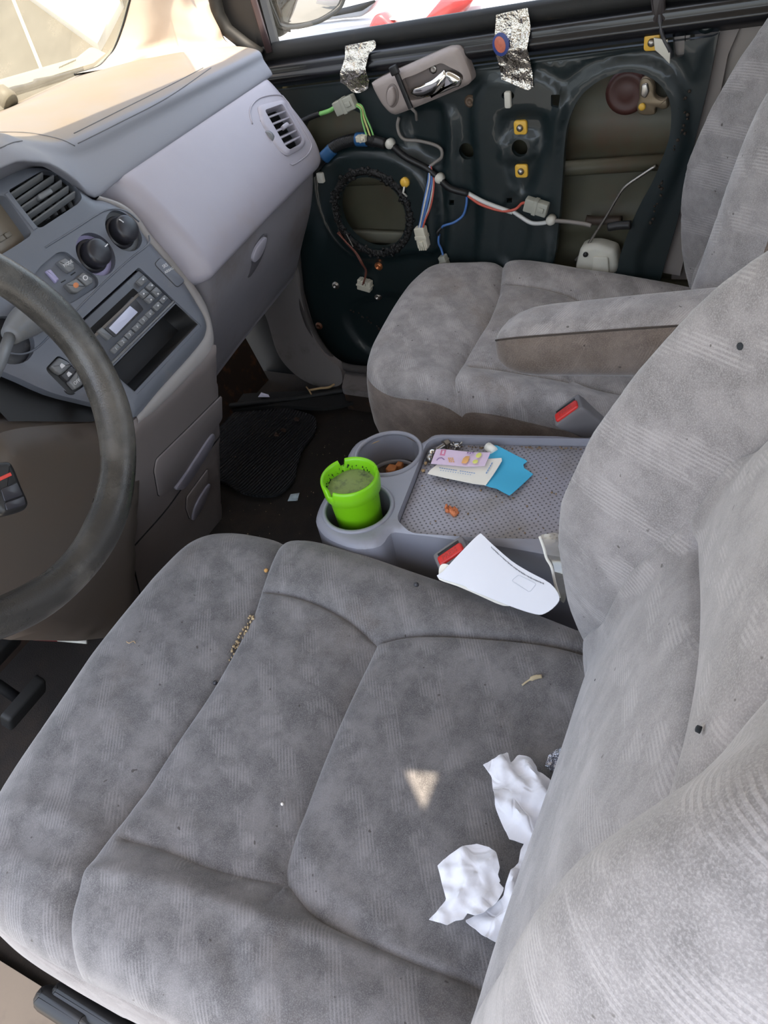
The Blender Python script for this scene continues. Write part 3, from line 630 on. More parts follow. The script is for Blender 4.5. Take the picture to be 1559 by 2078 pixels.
# ---- inner handle unit tied to the door
FH = Frame((1.118, 0, 0), (0, -1, 0), (0, 0, 1))
hu = thing('inner_handle_unit', 'grey door handle unit with chrome lever cable-tied to the bare door', 'door handle', ax(860, 160, 1.12))
hout = FH.px(cat([(758, 172), (762, 163), (800, 144), (860, 117), (905, 98), (918, 95), (930, 96), (939, 107), (950, 132), (958, 155), (956, 166), (940, 176), (880, 202), (815, 228), (800, 230), (788, 222), (774, 204)], 4, True))
hpk = FH.px(cat([(822, 158), (850, 146), (890, 127), (903, 124), (916, 130), (942, 144), (944, 158), (930, 172), (890, 186), (850, 198), (836, 196), (828, 180)], 4, True))
hh = lambda Q: .014-.010*(1-np.clip(dist(Q, ccw(hout), True)/.012, 0, 1))**2
plate('bezel', FH, hout, BEIGE, hu, holes=[hpk], h=hh, step=.008, depth=.024, hdepth=[.016], rings=(.003, .007, .012))
pad('pocket', FH, inset(ccw(hpk), -.003), -.006, .004, .001, mat('pocket_taupe', (118, 108, 104), .5), hu)
lv = [(838, 186, .006), (852, 183, .012), (870, 178, .018), (890, 168, .022), (905, 154, .022), (914, 143, .019)]
lp = np.array([FH.p(FH.px([(a, b)]), h)[0] for a, b, h in lv]); lev = MB()
rings = []
for i, (p, w) in enumerate(zip(cat(lp, 5), np.interp(np.linspace(0, 1, 26), [0, .15, .5, .8, 1], [.005, .010, .0125, .010, .008]))):
    t = (lp[-1]-lp[0]); t /= np.linalg.norm(t); b = np.cross(FH.n, t); th = np.linspace(0, 2*np.pi, 14, endpoint=False)
    rings.append(p+w*np.cos(th)[:, None]*b+.006*np.sin(th)[:, None]*FH.n)
V, F = loops(rings, True, True); mk('lever', V, F, CHROME, hu)
pad('lever_grip', FH, FH.px(cat([(905, 150), (913, 139), (922, 139), (938, 148), (944, 156), (940, 168), (928, 172), (900, 184), (880, 188), (892, 174), (908, 166)], 4, True)), .012, .012, .006, CHROME, hu)
q = FH.px([(803, 189)])[0]; kb = pad('lock_recess', FH, ell(q, .013, .021, rot=-.25, n=24), .0145, .0012, .0005, mat('recess_taupe', (110, 100, 96), .5), hu)
pad('lock_knob', FH, ell(q, .0085, .017, rot=-.25, n=20), .0150, .010, .004, BEIGE, hu)
V, F = lathe_vf(FH.p(FH.px([(879, 141)]), -.001)[0], [(.007, 0), (.007, .002), (.003, .001)], 14, FH); mk('mount_screw', V, F, STEEL, hu)
t0, t1 = FH.px([(810, 138)])[0], FH.px([(841, 214)])[0]; dv = (t1-t0)/np.linalg.norm(t1-t0); nv = A(-dv[1], dv[0])*.0045
ct = pad('cable_tie', FH, [t0-nv, t1-nv, t1+nv, t0+nv], .014, .005, .001, BLK, hu)
V, F = box_vf(Frame(FH.p([t0], .016)[0], FH.p([dv])[0]-FH.o, FH.p([A(-dv[1], dv[0])])[0]-FH.o), -.010, .006, -.008, .008, 0, .008, .002); mk('tie_head', V, F, BLK, ct)
V, F = tube_vf([FH.p([t1], .014)[0], ax(844, 228, 1.125), ax(846, 244, 1.13)], .003, 6); mk('tie_tail', V, F, WIRESG, ct)
# ---- foil tapes
def tape(name, px, label, seedv):
    FT = Frame((1.120, 0, 0), (0, -1, 0), (0, 0, 1)); P = FT.px(resample(np.array(px, float), 6, True)); lo, hi = P.min(0), P.max(0)
    def h(Q):
        t = (hi[1]-Q[:, 1])/(hi[1]-lo[1]); a = sstep(t*1.4); r = np.random.default_rng(seedv); z = np.zeros(len(Q))
        for i in range(26):
            k = r.uniform(0, 2*np.pi); f = r.uniform(60, 260); z += np.abs(np.sin((Q[:, 0]*math.cos(k)+Q[:, 1]*math.sin(k))*f+r.uniform(0, 6)))*.10
        zz = np.interp(Q[:, 1]-np.array([sz(-u) for u in Q[:, 0]]), [-.4, -.08, -.06, -.045, -.035, -.02, .0], [-.012, -.012, -.004, .0025, -.002, -.006, -.010])
        return zz+(z-1.3)*.003*a+.001*a
    t = plate(name, FT, P, FOIL, h=h, step=.0045, depth=.0006); return settag(t, label, 'tape', 'foil tapes on the door'), FT
tape('foil_tape', [(696, 96), (757, 84), (760, 98), (746, 112), (743, 135), (747, 165), (742, 184), (724, 193), (710, 190), (699, 176), (690, 168), (693, 142), (698, 118)], 'short crumpled foil tape hanging above the pale wire connector', 3)
t2, FT = tape('foil_tape', [(1003, 33), (1067, 19), (1075, 60), (1071, 95), (1077, 150), (1079, 181), (1068, 187), (1046, 178), (1014, 164), (1010, 128), (1002, 82)], 'long foil tape with a round blue and orange sticker on it', 5)
q = FT.px([(1019, 88)])[0]; st = pad('round_sticker', FT, ell(q, .015, .018, n=24), .0060, .0012, .0003, mat('sticker_blue', (48, 66, 130), .4), t2)
pad('sticker_motif', FT, ell(q+A(-.001, .0), .0095, .013, rot=.3, n=18), .0072, .0006, .0002, mat('sticker_orange', (196, 108, 84), .4, var=.4, vscale=160), st)
# ---- wiring harness
wh = thing('wiring_harness', 'loose wire loom with coloured wires and connectors strung across the bare door', 'wiring', on_door((880, 340)))
def W_(name, px, r, m, h=.012, n=6, par=None):
    P = cat([on_door(q, h) for q in px], 6); return tube(name, P, r, m, par or wh, n)
con = W_('conduit', [(640, 345), (662, 318), (682, 292), (710, 280), (745, 276), (770, 281), (788, 286)], .0105, BLK, .016, 10)
P = resample(cat([on_door(q, .016) for q in [(670, 306), (690, 289), (715, 280), (745, 276), (770, 281)]], 8), .0034); mb = MB()
for a, b in zip(P[:-1], P[1:]):
    V, F = tube_vf([a, a+(b-a)*.5], .0120, 10); mb.add(V, F)
mb.build('conduit_ribs', BLK, con, kind='stuff')
W_('blue_tape_band', [(731, 277), (752, 277)], .0135, BTAPE, .016, 10); W_('blue_tape_band', [(668, 312), (682, 296)], .0135, BTAPE, .016, 10)
W_('loom', [(785, 284), (800, 291), (830, 312), (868, 335), (892, 354), (920, 374), (955, 388)], .0065, BLK)
W_('loom', [(955, 388), (990, 400), (1026, 415), (1046, 424)], .0045, WIREW)
W_('wire', [(955, 391), (985, 404), (1026, 418), (1052, 416), (1066, 404), (1080, 401)], .0028, WIRER, .015)
W_('loom', [(1046, 421), (1062, 432), (1086, 442), (1110, 442), (1123, 439)], .0042, WIREW); W_('loom', [(1123, 439), (1160, 440), (1190, 444), (1206, 448)], .004, WIRESG)
W_('conduit', [(1240, 452), (1262, 448), (1285, 447)], .008, BLK, .010, 10)
for k, m in enumerate((WIREB, WIREW, WIREB, WIREB, WIREW, WIRER)):
    d = (k-2.5)*2.0; W_('wire', [(877+d*.3, 333), (882+d, 360), (880+d*1.4, 400), (872+d, 432), (867+d*.9, 452)], .0019, m, .014+.002*(k % 2))
W_('wire', [(952, 390), (951, 410), (944, 432), (928, 444), (908, 450), (901, 457)], .0026, WIREB); W_('wire', [(897, 468), (896, 485), (900, 500), (908, 518)], .0026, WIREB); W_('wire', [(902, 455), (895, 463), (896, 470)], .003, BLK)
W_('handle_cable', [(815, 234), (812, 250), (816, 268), (826, 280), (850, 285), (880, 292), (896, 302), (897, 318), (885, 328), (876, 334)], .0034, WIRESG)
for k, (m, x) in enumerate(((WIREG, 768), (WIREY, 763), (WIREG, 758))): W_('wire', [(728, 204), (742, 210+k*2), (750-k*3, 232), (x-8, 255), (x, 280)], .0019, m, .016+.003*k)
W_('wire', [(690, 210), (676, 219), (655, 226)], .0045, WIREG, .016); W_('loom', [(657, 225), (640, 231), (610, 246)], .006, BLK, .016)
for k in (-1, 1): W_('wire', [(706, 452), (722+k*3, 472), (742+k*3, 494), (754+k*3, 516), (753+k*2, 540), (747, 566)], .0019, WIREN, .026+.003*k)
W_('wire', [(722, 456), (728, 468), (735, 482)], .0012, WIRESG, .024)
for q in ((797, 287), (897, 357), (1124, 438)):
    V, F = lathe_vf(on_door(q, .012), [(.009, -.008), (.010, .002), (.008, .008), (.003, .010)], 14, FD); mk('harness_clip', V, F, WHITEP, wh)
def connector(px, w, h, rot, m, z=.014, pins=0, t=.016):
    q = FD.px([px])[0]; c = FD.p([q], float(door_h(q[None])[0])+z)[0]; a = math.cos(rot)*FD.u+math.sin(rot)*FD.v
    f = Frame(c, a, -math.sin(rot)*FD.u+math.cos(rot)*FD.v); V, F = box_vf(f, -w/2, w/2, -h/2, h/2, -t/2, t/2, .0018); o = mk('connector', V, F, m, wh, sharp=50)
    V, F = box_vf(f, -w*.12, w*.06, -h*.56, h*.56, -t*.55, t*.56, .001); mk('connector_collar', V, F, m, o, sharp=50)
    V, F = box_vf(f, w*.12, w*.38, -h*.18, h*.18, t*.4, t*.72, .001); mk('connector_latch', V, F, m, o, sharp=50)
    for i in range(pins):
        y = -h*.4+h*.8*(i+.5)/pins; V, F = box_vf(f, w*.30, w*.58, y-h*.07, y+h*.07, -t*.4, t*.62, .0006); mk('connector_pin', V, F, m, o, sharp=50)
connector((710, 206), .048, .026, .30, CONN, .020); connector((1097, 408), .046, .026, -.28, CONN, .016)
connector((870, 466), .044, .024, -1.48, CONNW, .014, 4); connector((908, 522), .026, .016, -1.3, CONN, .012); connector((745, 573), .026, .034, 1.35, CONNW, .012, 3)
connector((746, 271), .022, .012, .0, CONNW, .026)
# ================================================================ DASHBOARD
from mathutils.bvhtree import BVHTree
def bvh(V, F): return BVHTree.FromPolygons([tuple(v) for v in V], [tuple(f) for f in F])
def hit(B, px, lift=0.):
    d = ray(*px); p, n, i, t = B.ray_cast(Vector(CAM), Vector(d))
    if p is None: return None, None
    p = np.array(p); n = np.array(n)
    if n @ d > 0: n = -n
    return p+n*lift, n
dash = thing('dashboard', 'grey vehicle dashboard with sunlit dusty top and air vents', 'dashboard', (.6, .6, .35))
xs = np.linspace(.02, 1.068, 84)
def lx(ctrl, x=xs):
    c = np.array(ctrl, float); c = c[np.argsort(c[:, 0])]; c = cat(c, 8)
    return np.stack([x, np.interp(x, c[:, 0], c[:, 1]), np.interp(x, c[:, 0], c[:, 2])], 1)
Wl = lx([(0, .935, .832), (.5, .932, .834), (.8, .925, .836), (.95, .905, .836), (1.03, .82, .830), (1.08, .72, .822)])
Tl = lx([(0, .77, .872), (.45, .77, .868), (.8, .75, .855), (1.0, .70, .842), (1.08, .66, .830)])
Rl = lx([(0, .62, .892), (.40, .63, .894), (.48, .622, .870), (.55, .612, .846), (.7, .606, .838), (1.08, .595, .822)])
Fl = lx([(0, .57, .888), (.36, .575, .890), (.44, .575, .874), (.50, .580, .838), (.56, .586, .812), (.7, .586, .808), (1.08, .583, .802)])
cpx = [(545, 157, .572), (360, 281, .570), (250, 355, .567), (193, 395, .560), (160, 368, .555), (135, 350, .552), (99, 330, .549), (60, 326, .548), (20, 330, .548)]
cc_ = [tuple(ay(a, b, y)) for a, b, y in cpx]; cc_ = sorted(cc_); cc_ = [(.0, .555, cc_[0][2]-.02), (cc_[0][0]-.12, .552, cc_[0][2]+.0)]+cc_+[(1.08, .572, cc_[-1][2])]
Cl = lx(cc_)
Cu = Cl+A(0, .018, -.004)
G = loft([Wl, Tl, Rl, Fl, Cl, Cu], 7); Vt, Ft = grid_vf(G); BT = bvh(Vt, Ft)
mk('top_pad', Vt, Ft, PADM, dash)
e = G[-1]; mk('top_pad_end', np.vstack([e, e.mean(0)[None]+A(0, .05, -.01)]), [(i, i+1, len(e)) for i in range(len(e)-1)], PADM, dash)
def surf_line(B, px, lift, n=5): return np.array([p for p in (hit(B, q, lift)[0] for q in resample(cat(px, n), 6)) if p is not None])
for l in ([(150, 271), (240, 226), (340, 176), (412, 138)], [(158, 291), (240, 250), (340, 198), (428, 138)], [(0, 268), (60, 270), (120, 282), (152, 296)], [(0, 301), (24, 290), (45, 286)]):
    L_ = surf_line(BT, l, .0002)
    if len(L_) > 2: V, F = tube_vf(L_, .0009, 5); mk('pad_groove', V, F, mat('groove_grey', (104, 104, 108), .6), dash)
xp = np.linspace(.50, 1.066, 60)
C2 = lx(cc_, xp)+A(0, -.004, -.003)
C2[:, 2] = np.minimum(C2[:, 2], .776)
def two(l, r): return lx([(.45, *l), (.57, *l), (.8, .5*(l[0]+r[0]), .5*(l[1]+r[1])), (1.08, *r)], xp)
P0 = C2+A(0, .02, .0); P1 = two((.530, .732), (.537, .737)); P2 = two((.485, .672), (.502, .684)); P3 = two((.460, .624), (.489, .642)); P4 = two((.466, .598), (.500, .613)); P5 = two((.53, .578), (.55, .600))
pan = [P0, C2, P1, P2, P3, P4, P5]
for L_ in pan[1:]:                                            # right end rolls round to the door
    k = sstep((xp-1.035)/.031); L_[:, 1] += .022*k*k
for L_, a in zip(pan[1:], (.03, .07, .09, .10, .10, .10)): L_[:, 1] += a*sstep((.605-xp)/.05)
G2 = loft(pan, 7); V2, F2 = grid_vf(G2); B2 = bvh(V2, F2)
vc, vn = hit(B2, (572, 264)); FV = Frame(vc, (1, 0, 0), np.cross(vn, (1, 0, 0)))
assert FV.n @ vn > .9
vout = roundpoly(FV.px([(522, 214), (576, 202), (622, 288), (614, 300), (582, 318), (560, 300), (530, 250)]), .010)
vop = roundpoly(FV.px([(535, 226), (571, 213), (613, 284), (608, 294), (586, 306), (578, 300)]), .006)
c2 = V2[np.array(F2)].mean(1); uvc = np.stack([(c2-FV.o)@FV.u, (c2-FV.o)@FV.v], 1); near = np.abs((c2-FV.o)@FV.n) < .05
cut = inside(uvc, inset(ccw(vout), .004)) & near
mk('lower_panel', V2, [f for f, k in zip(F2, cut) if not k], DASH, dash)
e = G2[-1]; mk('panel_end', np.vstack([e, (e.mean(0)+A(.002, .05, 0))[None]]), [(i, i+1, len(e)) for i in range(len(e)-1)], DASH, dash)
vent = plate('side_vent', FV, vout, DASH, dash, holes=[vop], h=lambda Q: .004-.004*(1-np.clip(dist(Q, ccw(vout), True)/.006, 0, 1))**2, step=.008, depth=.012, hdepth=[.022], rings=(.002, .004))
pad('vent_back', FV, inset(ccw(vop), -.003), -.024, .002, .0005, DARK, vent)
for i in range(5):
    t = (i+.6)/5.2; a = FV.px([(537+t*41, 229+t*73)])[0]; b = FV.px([(573+t*38, 216+t*68)])[0]
    d = (b-a)/np.linalg.norm(b-a); n_ = A(-d[1], d[0])
    f = Frame(FV.p([a], -.004)[0], d[0]*FV.u+d[1]*FV.v, (n_[0]*FV.u+n_[1]*FV.v)*.45-FV.n*.9)
    V, F = box_vf(f, 0, np.linalg.norm(b-a), -.007, .007, -.0013, .0013, .0006); mk('vent_slat', V, F, DASH, vent)
V, F = box_vf(Frame(FV.p(FV.px([(577, 258)]), .001)[0], FV.u, FV.v), -.010, .010, -.004, .004, -.002, .006, .002); mk('vent_tab', V, F, DASH, vent)
tw = FV.px([(548, 276)])[0]; f = Frame(FV.p([tw], -.006)[0], FV.v, FV.n)
V, F = lathe_vf(f.o, [(.012, -.004), (.0125, .0), (.012, .004)], 20, f); mk('thumb_wheel', V, F, BTN, vent)
L_ = surf_line(B2, [(512, 252), (507, 224), (520, 204), (540, 195), (566, 193), (580, 202), (600, 236), (628, 284), (632, 298), (622, 316), (596, 334), (588, 332)], .0004)
V, F = tube_vf(L_, .0016, 6); mk('vent_surround_ridge', V, F, DASH, dash)
# glovebox and underside
g0 = two((.474, .596), (.506, .611))+A(0, .004, -.002); g1 = two((.500, .52), (.535, .535)); g2 = two((.545, .43), (.578, .455)); g3 = two((.592, .345), (.616, .385)); g4 = two((.62, .335), (.64, .375)); g5 = two((.80, .37), (.80, .39))
for L_ in (g0, g1, g2, g3, g4): L_[:, 1] += .08*sstep((.62-xp)/.05)+.02*sstep((xp-1.03)/.036)**2
G3 = loft([g0, g1, g2, g3, g4, g5], 6); V3, F3 = grid_vf(G3); B3 = bvh(V3, F3)
gb = mk('glovebox_door', V3, F3, mat('glovebox_grey', (132, 129, 134), .45, bump=.1, bscale=900, dist=.0005, dirt=(104, 92, 84), dscale=5, damt=(.5, .85)), dash)
e = G3[-1]; mk('glovebox_end', np.vstack([e, (e.mean(0)+A(.0, .08, 0))[None]]), [(i, i+1, len(e)) for i in range(len(e)-1)], GTRIM, dash)
hc, hn = hit(B3, (520, 518)); FG = Frame(hc, (1, 0, 0), np.cross(hn, (1, 0, 0)))
pad('handle_recess', FG, FG.px(cat([(500, 560), (504, 540), (516, 510), (530, 482), (540, 476), (541, 490), (532, 520), (518, 546), (506, 562)], 3, True)), -.001, .0025, .0008, mat('recess_grey', (86, 84, 88), .5), gb)
pad('handle', FG, FG.px(cat([(508, 522), (516, 500), (528, 484), (536, 480), (534, 496), (524, 518), (512, 530)], 3, True)), .001, .006, .002, DASH, gb)
# ---------------------------------------------------------------- centre stack
FSK = Frame((.5, .55, .77), (1, 0, 0), (0, .377, .926))        # n faces the driver
assert FSK.n[1] < 0
pv = FSK.px
stack = mk('centre_panel', *grid_vf(np.array([[FSK.p([(u, v)], -.05)[0] for v in (-.26, .09)] for u in (-.3, .05)])), BLK, dash)
pout = ccw(pv(cat([(-150, 440), (-60, 384), (0, 358), (40, 341), (75, 334), (102, 336), (138, 352), (168, 376), (196, 399), (218, 402), (250, 416), (279, 440), (308, 482), (369, 552), (409, 614), (427, 650), (426, 672), (416, 692), (380, 735), (330, 790), (286, 842), (262, 838), (238, 826), (185, 812), (110, 792), (20, 752), (-90, 715), (-190, 690)], 3, True)))
cv_hole = pv(roundpoly([(17, 386), (85, 346), (104, 341), (132, 346), (152, 360), (164, 386), (167, 402), (158, 414), (86, 461), (78, 462), (70, 454)], 6))
ck_hole = pv(roundpoly([(-90, 440), (-2, 396), (12, 399), (64, 472), (60, 480), (30, 500), (-60, 555)], 6))
k1c, k2c, k3c = pv([(252, 468)])[0], pv([(195, 516)])[0], pv([(22, 690)])[0]
k1, k2, k3 = ell(k1c, .0315), ell(k2c, .0315), ell(k3c, .032)
swh = pv(roundpoly([(116, 512), (134, 510), (199, 564), (200, 580), (150, 613), (70, 640), (46, 590), (82, 540)], 8))
TR, BR = pv([(282, 542)])[0], pv([(409, 661)])[0]
dT = pv([(180, 635)])[0]-TR; dT /= np.linalg.norm(dT); dB = pv([(335, 740)])[0]-BR; dB /= np.linalg.norm(dB)
TL, BL = TR+.178*dT, BR+.184*dB
rad_hole = roundpoly([TL, TR, BR, BL], .004)
rsw = pv(roundpoly([(93, 747), (118, 721), (136, 731), (176, 772), (172, 783), (152, 797), (143, 795), (97, 756)], 6))
aux = pv(roundpoly([(118, 690), (124, 682), (152, 712), (150, 722)], 4))
hs = [cv_hole, ck_hole, k1, k2, k3, swh, rad_hole, rsw, aux]; hd = [.026, .022, .012, .012, .012, .006, .012, .006, .004]
def sk_h(Q): return -.012*(1-np.clip(dist(Q, pout, True)/.022, 0, 1))**2
face = plate('fascia', FSK, pout, STK, stack, holes=hs, h=sk_h, step=.009, depth=.02, hdepth=hd, rings=(.003, .007, .012, .018))
surI = FSK.p(pout, sk_h(pout)-.002)
sel = resample(cat([(206, 398), (250, 416), (279, 440), (308, 482), (369, 552), (409, 614), (427, 650), (426, 672), (416, 692), (380, 735), (330, 790), (286, 842)], 4), 6)
outp = resample(cat([(212, 388), (256, 402), (290, 428), (324, 474), (388, 546), (432, 612), (446, 670), (447, 700), (434, 722), (390, 768), (338, 820), (290, 862)], 4), 6)
n_ = 70
def rs(P, n): s = np.r_[0, np.cumsum(np.linalg.norm(np.diff(P, axis=0), axis=1))]; t = np.linspace(0, s[-1], n); return np.stack([np.interp(t, s, P[:, k]) for k in range(P.shape[1])], 1)
a_ = FSK.p(pv(rs(sel, n_)), -.013); b_ = FSK.p(pv(rs(outp, n_)), -.020)
mid = .5*(a_+b_)+FSK.n*.006; c_ = b_+A(.004, .03, -.003); d_ = b_+A(0, .16, -.05)
V, F = grid_vf(loft([a_-FSK.n*.01, a_, mid, b_, c_, d_], 5)); mk('stack_surround', V, F, mat('surround_grey', (150, 146, 144), .45, bump=.1, bscale=900, dist=.0005), stack)
FBK = Frame(FSK.o-FSK.n*.0, FSK.u, FSK.v)
# centre vent
cv = pad('centre_vent', FSK, inset(ccw(cv_hole), -.004), -.028, .003, .0005, DARK, dash)
def strip(f, a, b, w, n0, n1, m, name, par, tilt=.6):
    d = (b-a)/np.linalg.norm(b-a); q = A(-d[1], d[0]); g = Frame(f.p([a], n0)[0], d[0]*f.u+d[1]*f.v, (q[0]*f.u+q[1]*f.v)*(1-tilt)+f.n*tilt)
    V, F = box_vf(g, 0, np.linalg.norm(b-a), -w/2, w/2, -n1/2, n1/2, min(n1*.3, .0008)); return mk(name, V, F, m, par, sharp=50)
for a, b in (((25, 397), (93, 352)), ((37, 411), (115, 357)), ((48, 424), (131, 367)), ((60, 438), (145, 379)), ((71, 453), (158, 390))):
    strip(FSK, pv([a])[0], pv([b])[0], .012, -.009, .0022, BTN, 'vent_slat', cv)
for i in range(6):
    a, b = pv([(30+i*19, 392-i*9)])[0], pv([(80+i*16, 452-i*8)])[0]; strip(FSK, a, b, .008, -.020, .001, BLK, 'vent_vane', cv)
V, F = box_vf(Frame(FSK.p(pv([(92, 393)]), -.006)[0], FSK.u, FSK.v), -.013, .013, -.004, .004, -.004, .008, .002); mk('vent_tab', V, F, BTN, cv)
strip(FSK, pv([(12, 392)])[0], pv([(72, 466)])[0], .007, .0005, .004, STK, 'vent_divider', cv, 0)
# clock
ck = pad('clock', FSK, inset(ccw(ck_hole), -.003), -.024, .003, .0005, mat('clock_smoke', (122, 112, 98), .3, var=.1), dash)
for q in ((29, 467), (16, 475), (3, 484)):
    c = pv([q])[0]; pad('clock_button', FSK, roundpoly([c+A(-.005, -.0035), c+A(.005, -.0035), c+A(.005, .0035), c+A(-.005, .0035)], .002), -.021, .004, .001, mat('clock_button_grey', (120, 114, 104), .5), ck)
# rotary knobs
for c, q, rot in ((k1c, (252, 466), 2.0), (k2c, (192, 515), .1)):
    kn = pad('dial_base', FSK, ell(c, .033), -.014, .002, .0005, LILAC if rot < 1 else BTN, dash)
    cz = FSK.p([c+A(-.002, .001)], -.012)[0]
    V, F = lathe_vf(cz, [(.0245, 0), (.0245, .005), (.0235, .006)], 36, FSK); mk('dial_collar', V, F, KNOB, kn)
    V, F = lathe_vf(cz, [(.0205, .005), (.0198, .024), (.0185, .0275), (.015, .029), (.004, .0295)], 36, FSK); mk('dial_knob', V, F, KNOB, kn)
    f = Frame(cz+FSK.n*.0295, math.cos(rot)*FSK.u+math.sin(rot)*FSK.v, -math.sin(rot)*FSK.u+math.cos(rot)*FSK.v)
    V, F = box_vf(f, .010, .0175, -.0008, .0008, -.002, .0006, .0002); mk('dial_pointer', V, F, PRINT, kn)
pad('dial_base', FSK, ell(k3c, .034), -.014, .002, .0005, DGREY, dash)
# switch cluster
sw = pad('switch_cluster', FSK, inset(ccw(swh), -.003), -.008, .002, .0005, STK, dash)
for px, m in (([(116, 532), (131, 524), (150, 538), (151, 547), (141, 554), (133, 549)], BTN), ([(131, 578), (154, 566), (173, 583), (157, 595), (146, 594)], BTN), ([(156, 564), (168, 553), (187, 566), (187, 575), (175, 582)], BTN), ([(94, 549), (104, 545), (122, 566), (116, 574)], LILAC)):
    pad('push_button', FSK, roundpoly(pv(px), .002), -.006, .009 if m is BTN else .005, .002, m, sw)
text('button_lettering', 'MODE', FSK, pv([(136, 536)])[0], .0062, PRINT, sw, rot=-.05, h=.0032)
q = pv([(171, 565)])[0]; pad('demist_symbol', FSK, ell(q, .0045, .0035, n=14), .003, .0003, .0001, PRINT, sw); pad('demist_inner', FSK, ell(q, .003, .0022, n=12), .0033, .0002, .00005, BTN, sw)
q = pv([(152, 580)])[0]; pad('car_symbol', FSK, ell(q, .005, .0038, n=8), .003, .0003, .0001, PRINTO, sw)
for a, b in (((148, 556), (157, 550)), ((128, 571), (137, 566))): strip(FSK, pv([a])[0], pv([b])[0], .0015, -.0055, .001, BLK, 'indicator', sw, 0)
# ridges on the fascia
for l in ([(302, 478), (303, 492), (292, 504), (268, 522), (222, 563), (166, 618), (105, 684)], [(100, 682), (75, 706), (48, 718), (15, 716)], [(92, 502), (150, 466), (205, 431), (232, 424), (258, 430), (282, 450)]):
    P = FSK.p(pv(cat(l, 6)), .0002); V, F = tube_vf(P, .0014, 6); mk('fascia_ridge', V, F, STK, stack)
# airbag plate
pl = pad('airbag_plate_gap', FSK, roundpoly(pv([(326, 521), (312, 536), (360, 585), (376, 570)]), .006), -.001, .0014, .0003, BLK, stack)
pad('airbag_plate', FSK, inset(ccw(roundpoly(pv([(326, 521), (312, 536), (360, 585), (376, 570)]), .006)), .0009), .0002, .0012, .0004, STK, pl)
text('plate_lettering', 'SRS', FSK, pv([(334, 540)])[0], .0075, PRINT, pl, rot=-.1, h=.0015); text('plate_lettering', 'AIRBAG', FSK, pv([(342, 549)])[0], .0060, PRINT, pl, rot=-.1, h=.0015)
# rear switch
rw = pad('wiper_switch', FSK, inset(ccw(rsw), -.002), -.008, .002, .0005, BLK, dash)
pad('rocker', FSK, roundpoly(pv([(101, 744), (118, 726), (134, 733), (144, 742), (123, 761), (112, 755)]), .003), -.006, .010, .003, BTN, rw)
pad('rocker', FSK, roundpoly(pv([(123, 761), (144, 742), (156, 752), (138, 775)]), .003), -.006, .007, .002, DGREY, rw)
pad('rocker', FSK, roundpoly(pv([(138, 775), (156, 753), (171, 772), (168, 780), (152, 791)]), .003), -.006, .009, .003, BTN, rw)
text('rocker_lettering', 'OFF', FSK, pv([(154, 776)])[0], .007, PRINT, rw, rot=-.05, h=.0033)
for q, h in (((123, 743), .0043), ((139, 759), .0013)):
    c = pv([q])[0]; pad('wiper_symbol', FSK, roundpoly([c+A(-.004, -.003), c+A(.004, -.003), c+A(.002, .003), c+A(-.003, .002)], .001), h, .0003, .0001, PRINT, rw)
# ---- radio in the upper half of the slot, open cubby below
def Q4(a, b): return (1-b)*((1-a)*TL+a*TR)+b*((1-a)*BL+a*BR)
def rect(a0, a1, b0, b1): return np.array([Q4(a0, b0), Q4(a1, b0), Q4(a1, b1), Q4(a0, b1)])
radio = thing('car_radio', 'slate car radio with pale display in the centre stack', 'radio', FSK.p([Q4(.5, .5)], -.01)[0])
pad('faceplate', FSK, roundpoly(rect(.01, .99, .03, .545), .003), -.03, .027, .001, mat('radio_slate', (84, 87, 94), .4, dirt=(110, 108, 104), dscale=40, damt=(.55, .85)), radio)
pad('disc_slot', FSK, roundpoly(rect(.04, .80, .13, .21), .002), -.0032, .0008, .0002, DARK, radio); pad('slot_lip', FSK, roundpoly(rect(.04, .80, .205, .235), .001), -.0032, .0016, .0004, mat('slot_taupe', (112, 106, 100), .5), radio)
bz = pad('display_bezel', FSK, roundpoly(pv([(212, 664), (272, 600), (294, 627), (235, 685)]), .004), -.003, .0012, .0004, DGREY, radio)
pad('display', FSK, roundpoly(pv([(222, 665), (265, 620), (281, 633), (237, 678)]), .001), -.0018, .0004, .0001, LCD, bz)
def rbtn(px, w, h, t=.004, s=None, ts=.006):
    c = pv([px])[0]; u = (TR-TL)/np.linalg.norm(TR-TL); v = (TR-BR)/np.linalg.norm(TR-BR)
    o = pad('radio_button', FSK, roundpoly([c-u*w-v*h, c+u*w-v*h, c+u*w+v*h, c-u*w+v*h], .0012), -.003, t, .001, BTN, radio)
    if s: text('button_lettering', s, FSK, c, ts, PRINT, o, rot=math.atan2(u[1], u[0]), h=-.0028+t)
for i, q in enumerate(((304, 637), (291, 650), (278, 664), (263, 679), (249, 694), (235, 708))): rbtn(q, .0082, .0045, .004, str(6-i))
for q, w, h in (((288, 570), .009, .005), ((304, 582), .007, .0045), ((317, 593), .007, .0065), ((291, 596), .007, .0055), ((303, 607), .007, .0055), ((331, 608), .008, .004), ((319, 622), .008, .005), ((212, 678), .005, .010)): rbtn(q, w, h, .0055)
for q in ((307, 580), (319, 597), (290, 597), (305, 609), (289, 568), (331, 607), (319, 621)):
    c = pv([q])[0]; pad('button_mark', FSK, ell(c, .0018, .0014, n=6), .0024, .0003, .0001, PRINT, radio)
pad('radio_trim', FSK, roundpoly(rect(.0, 1, .545, .575), .001), -.010, .0085, .001, BTN, radio)
cub = thing('storage_cubby', 'empty dark cubby below the car radio', 'cubby', FSK.p([Q4(.5, .98)], -.1)[0])
cq = inset(ccw(rect(.015, .985, .585, .965)), .001); o_ = ccw(rect(.0, 1, .575, 1.0))
plate('cubby_rim', FSK, o_, STK, cub, holes=[cq], step=.02, depth=.01, hdepth=[.0]).location
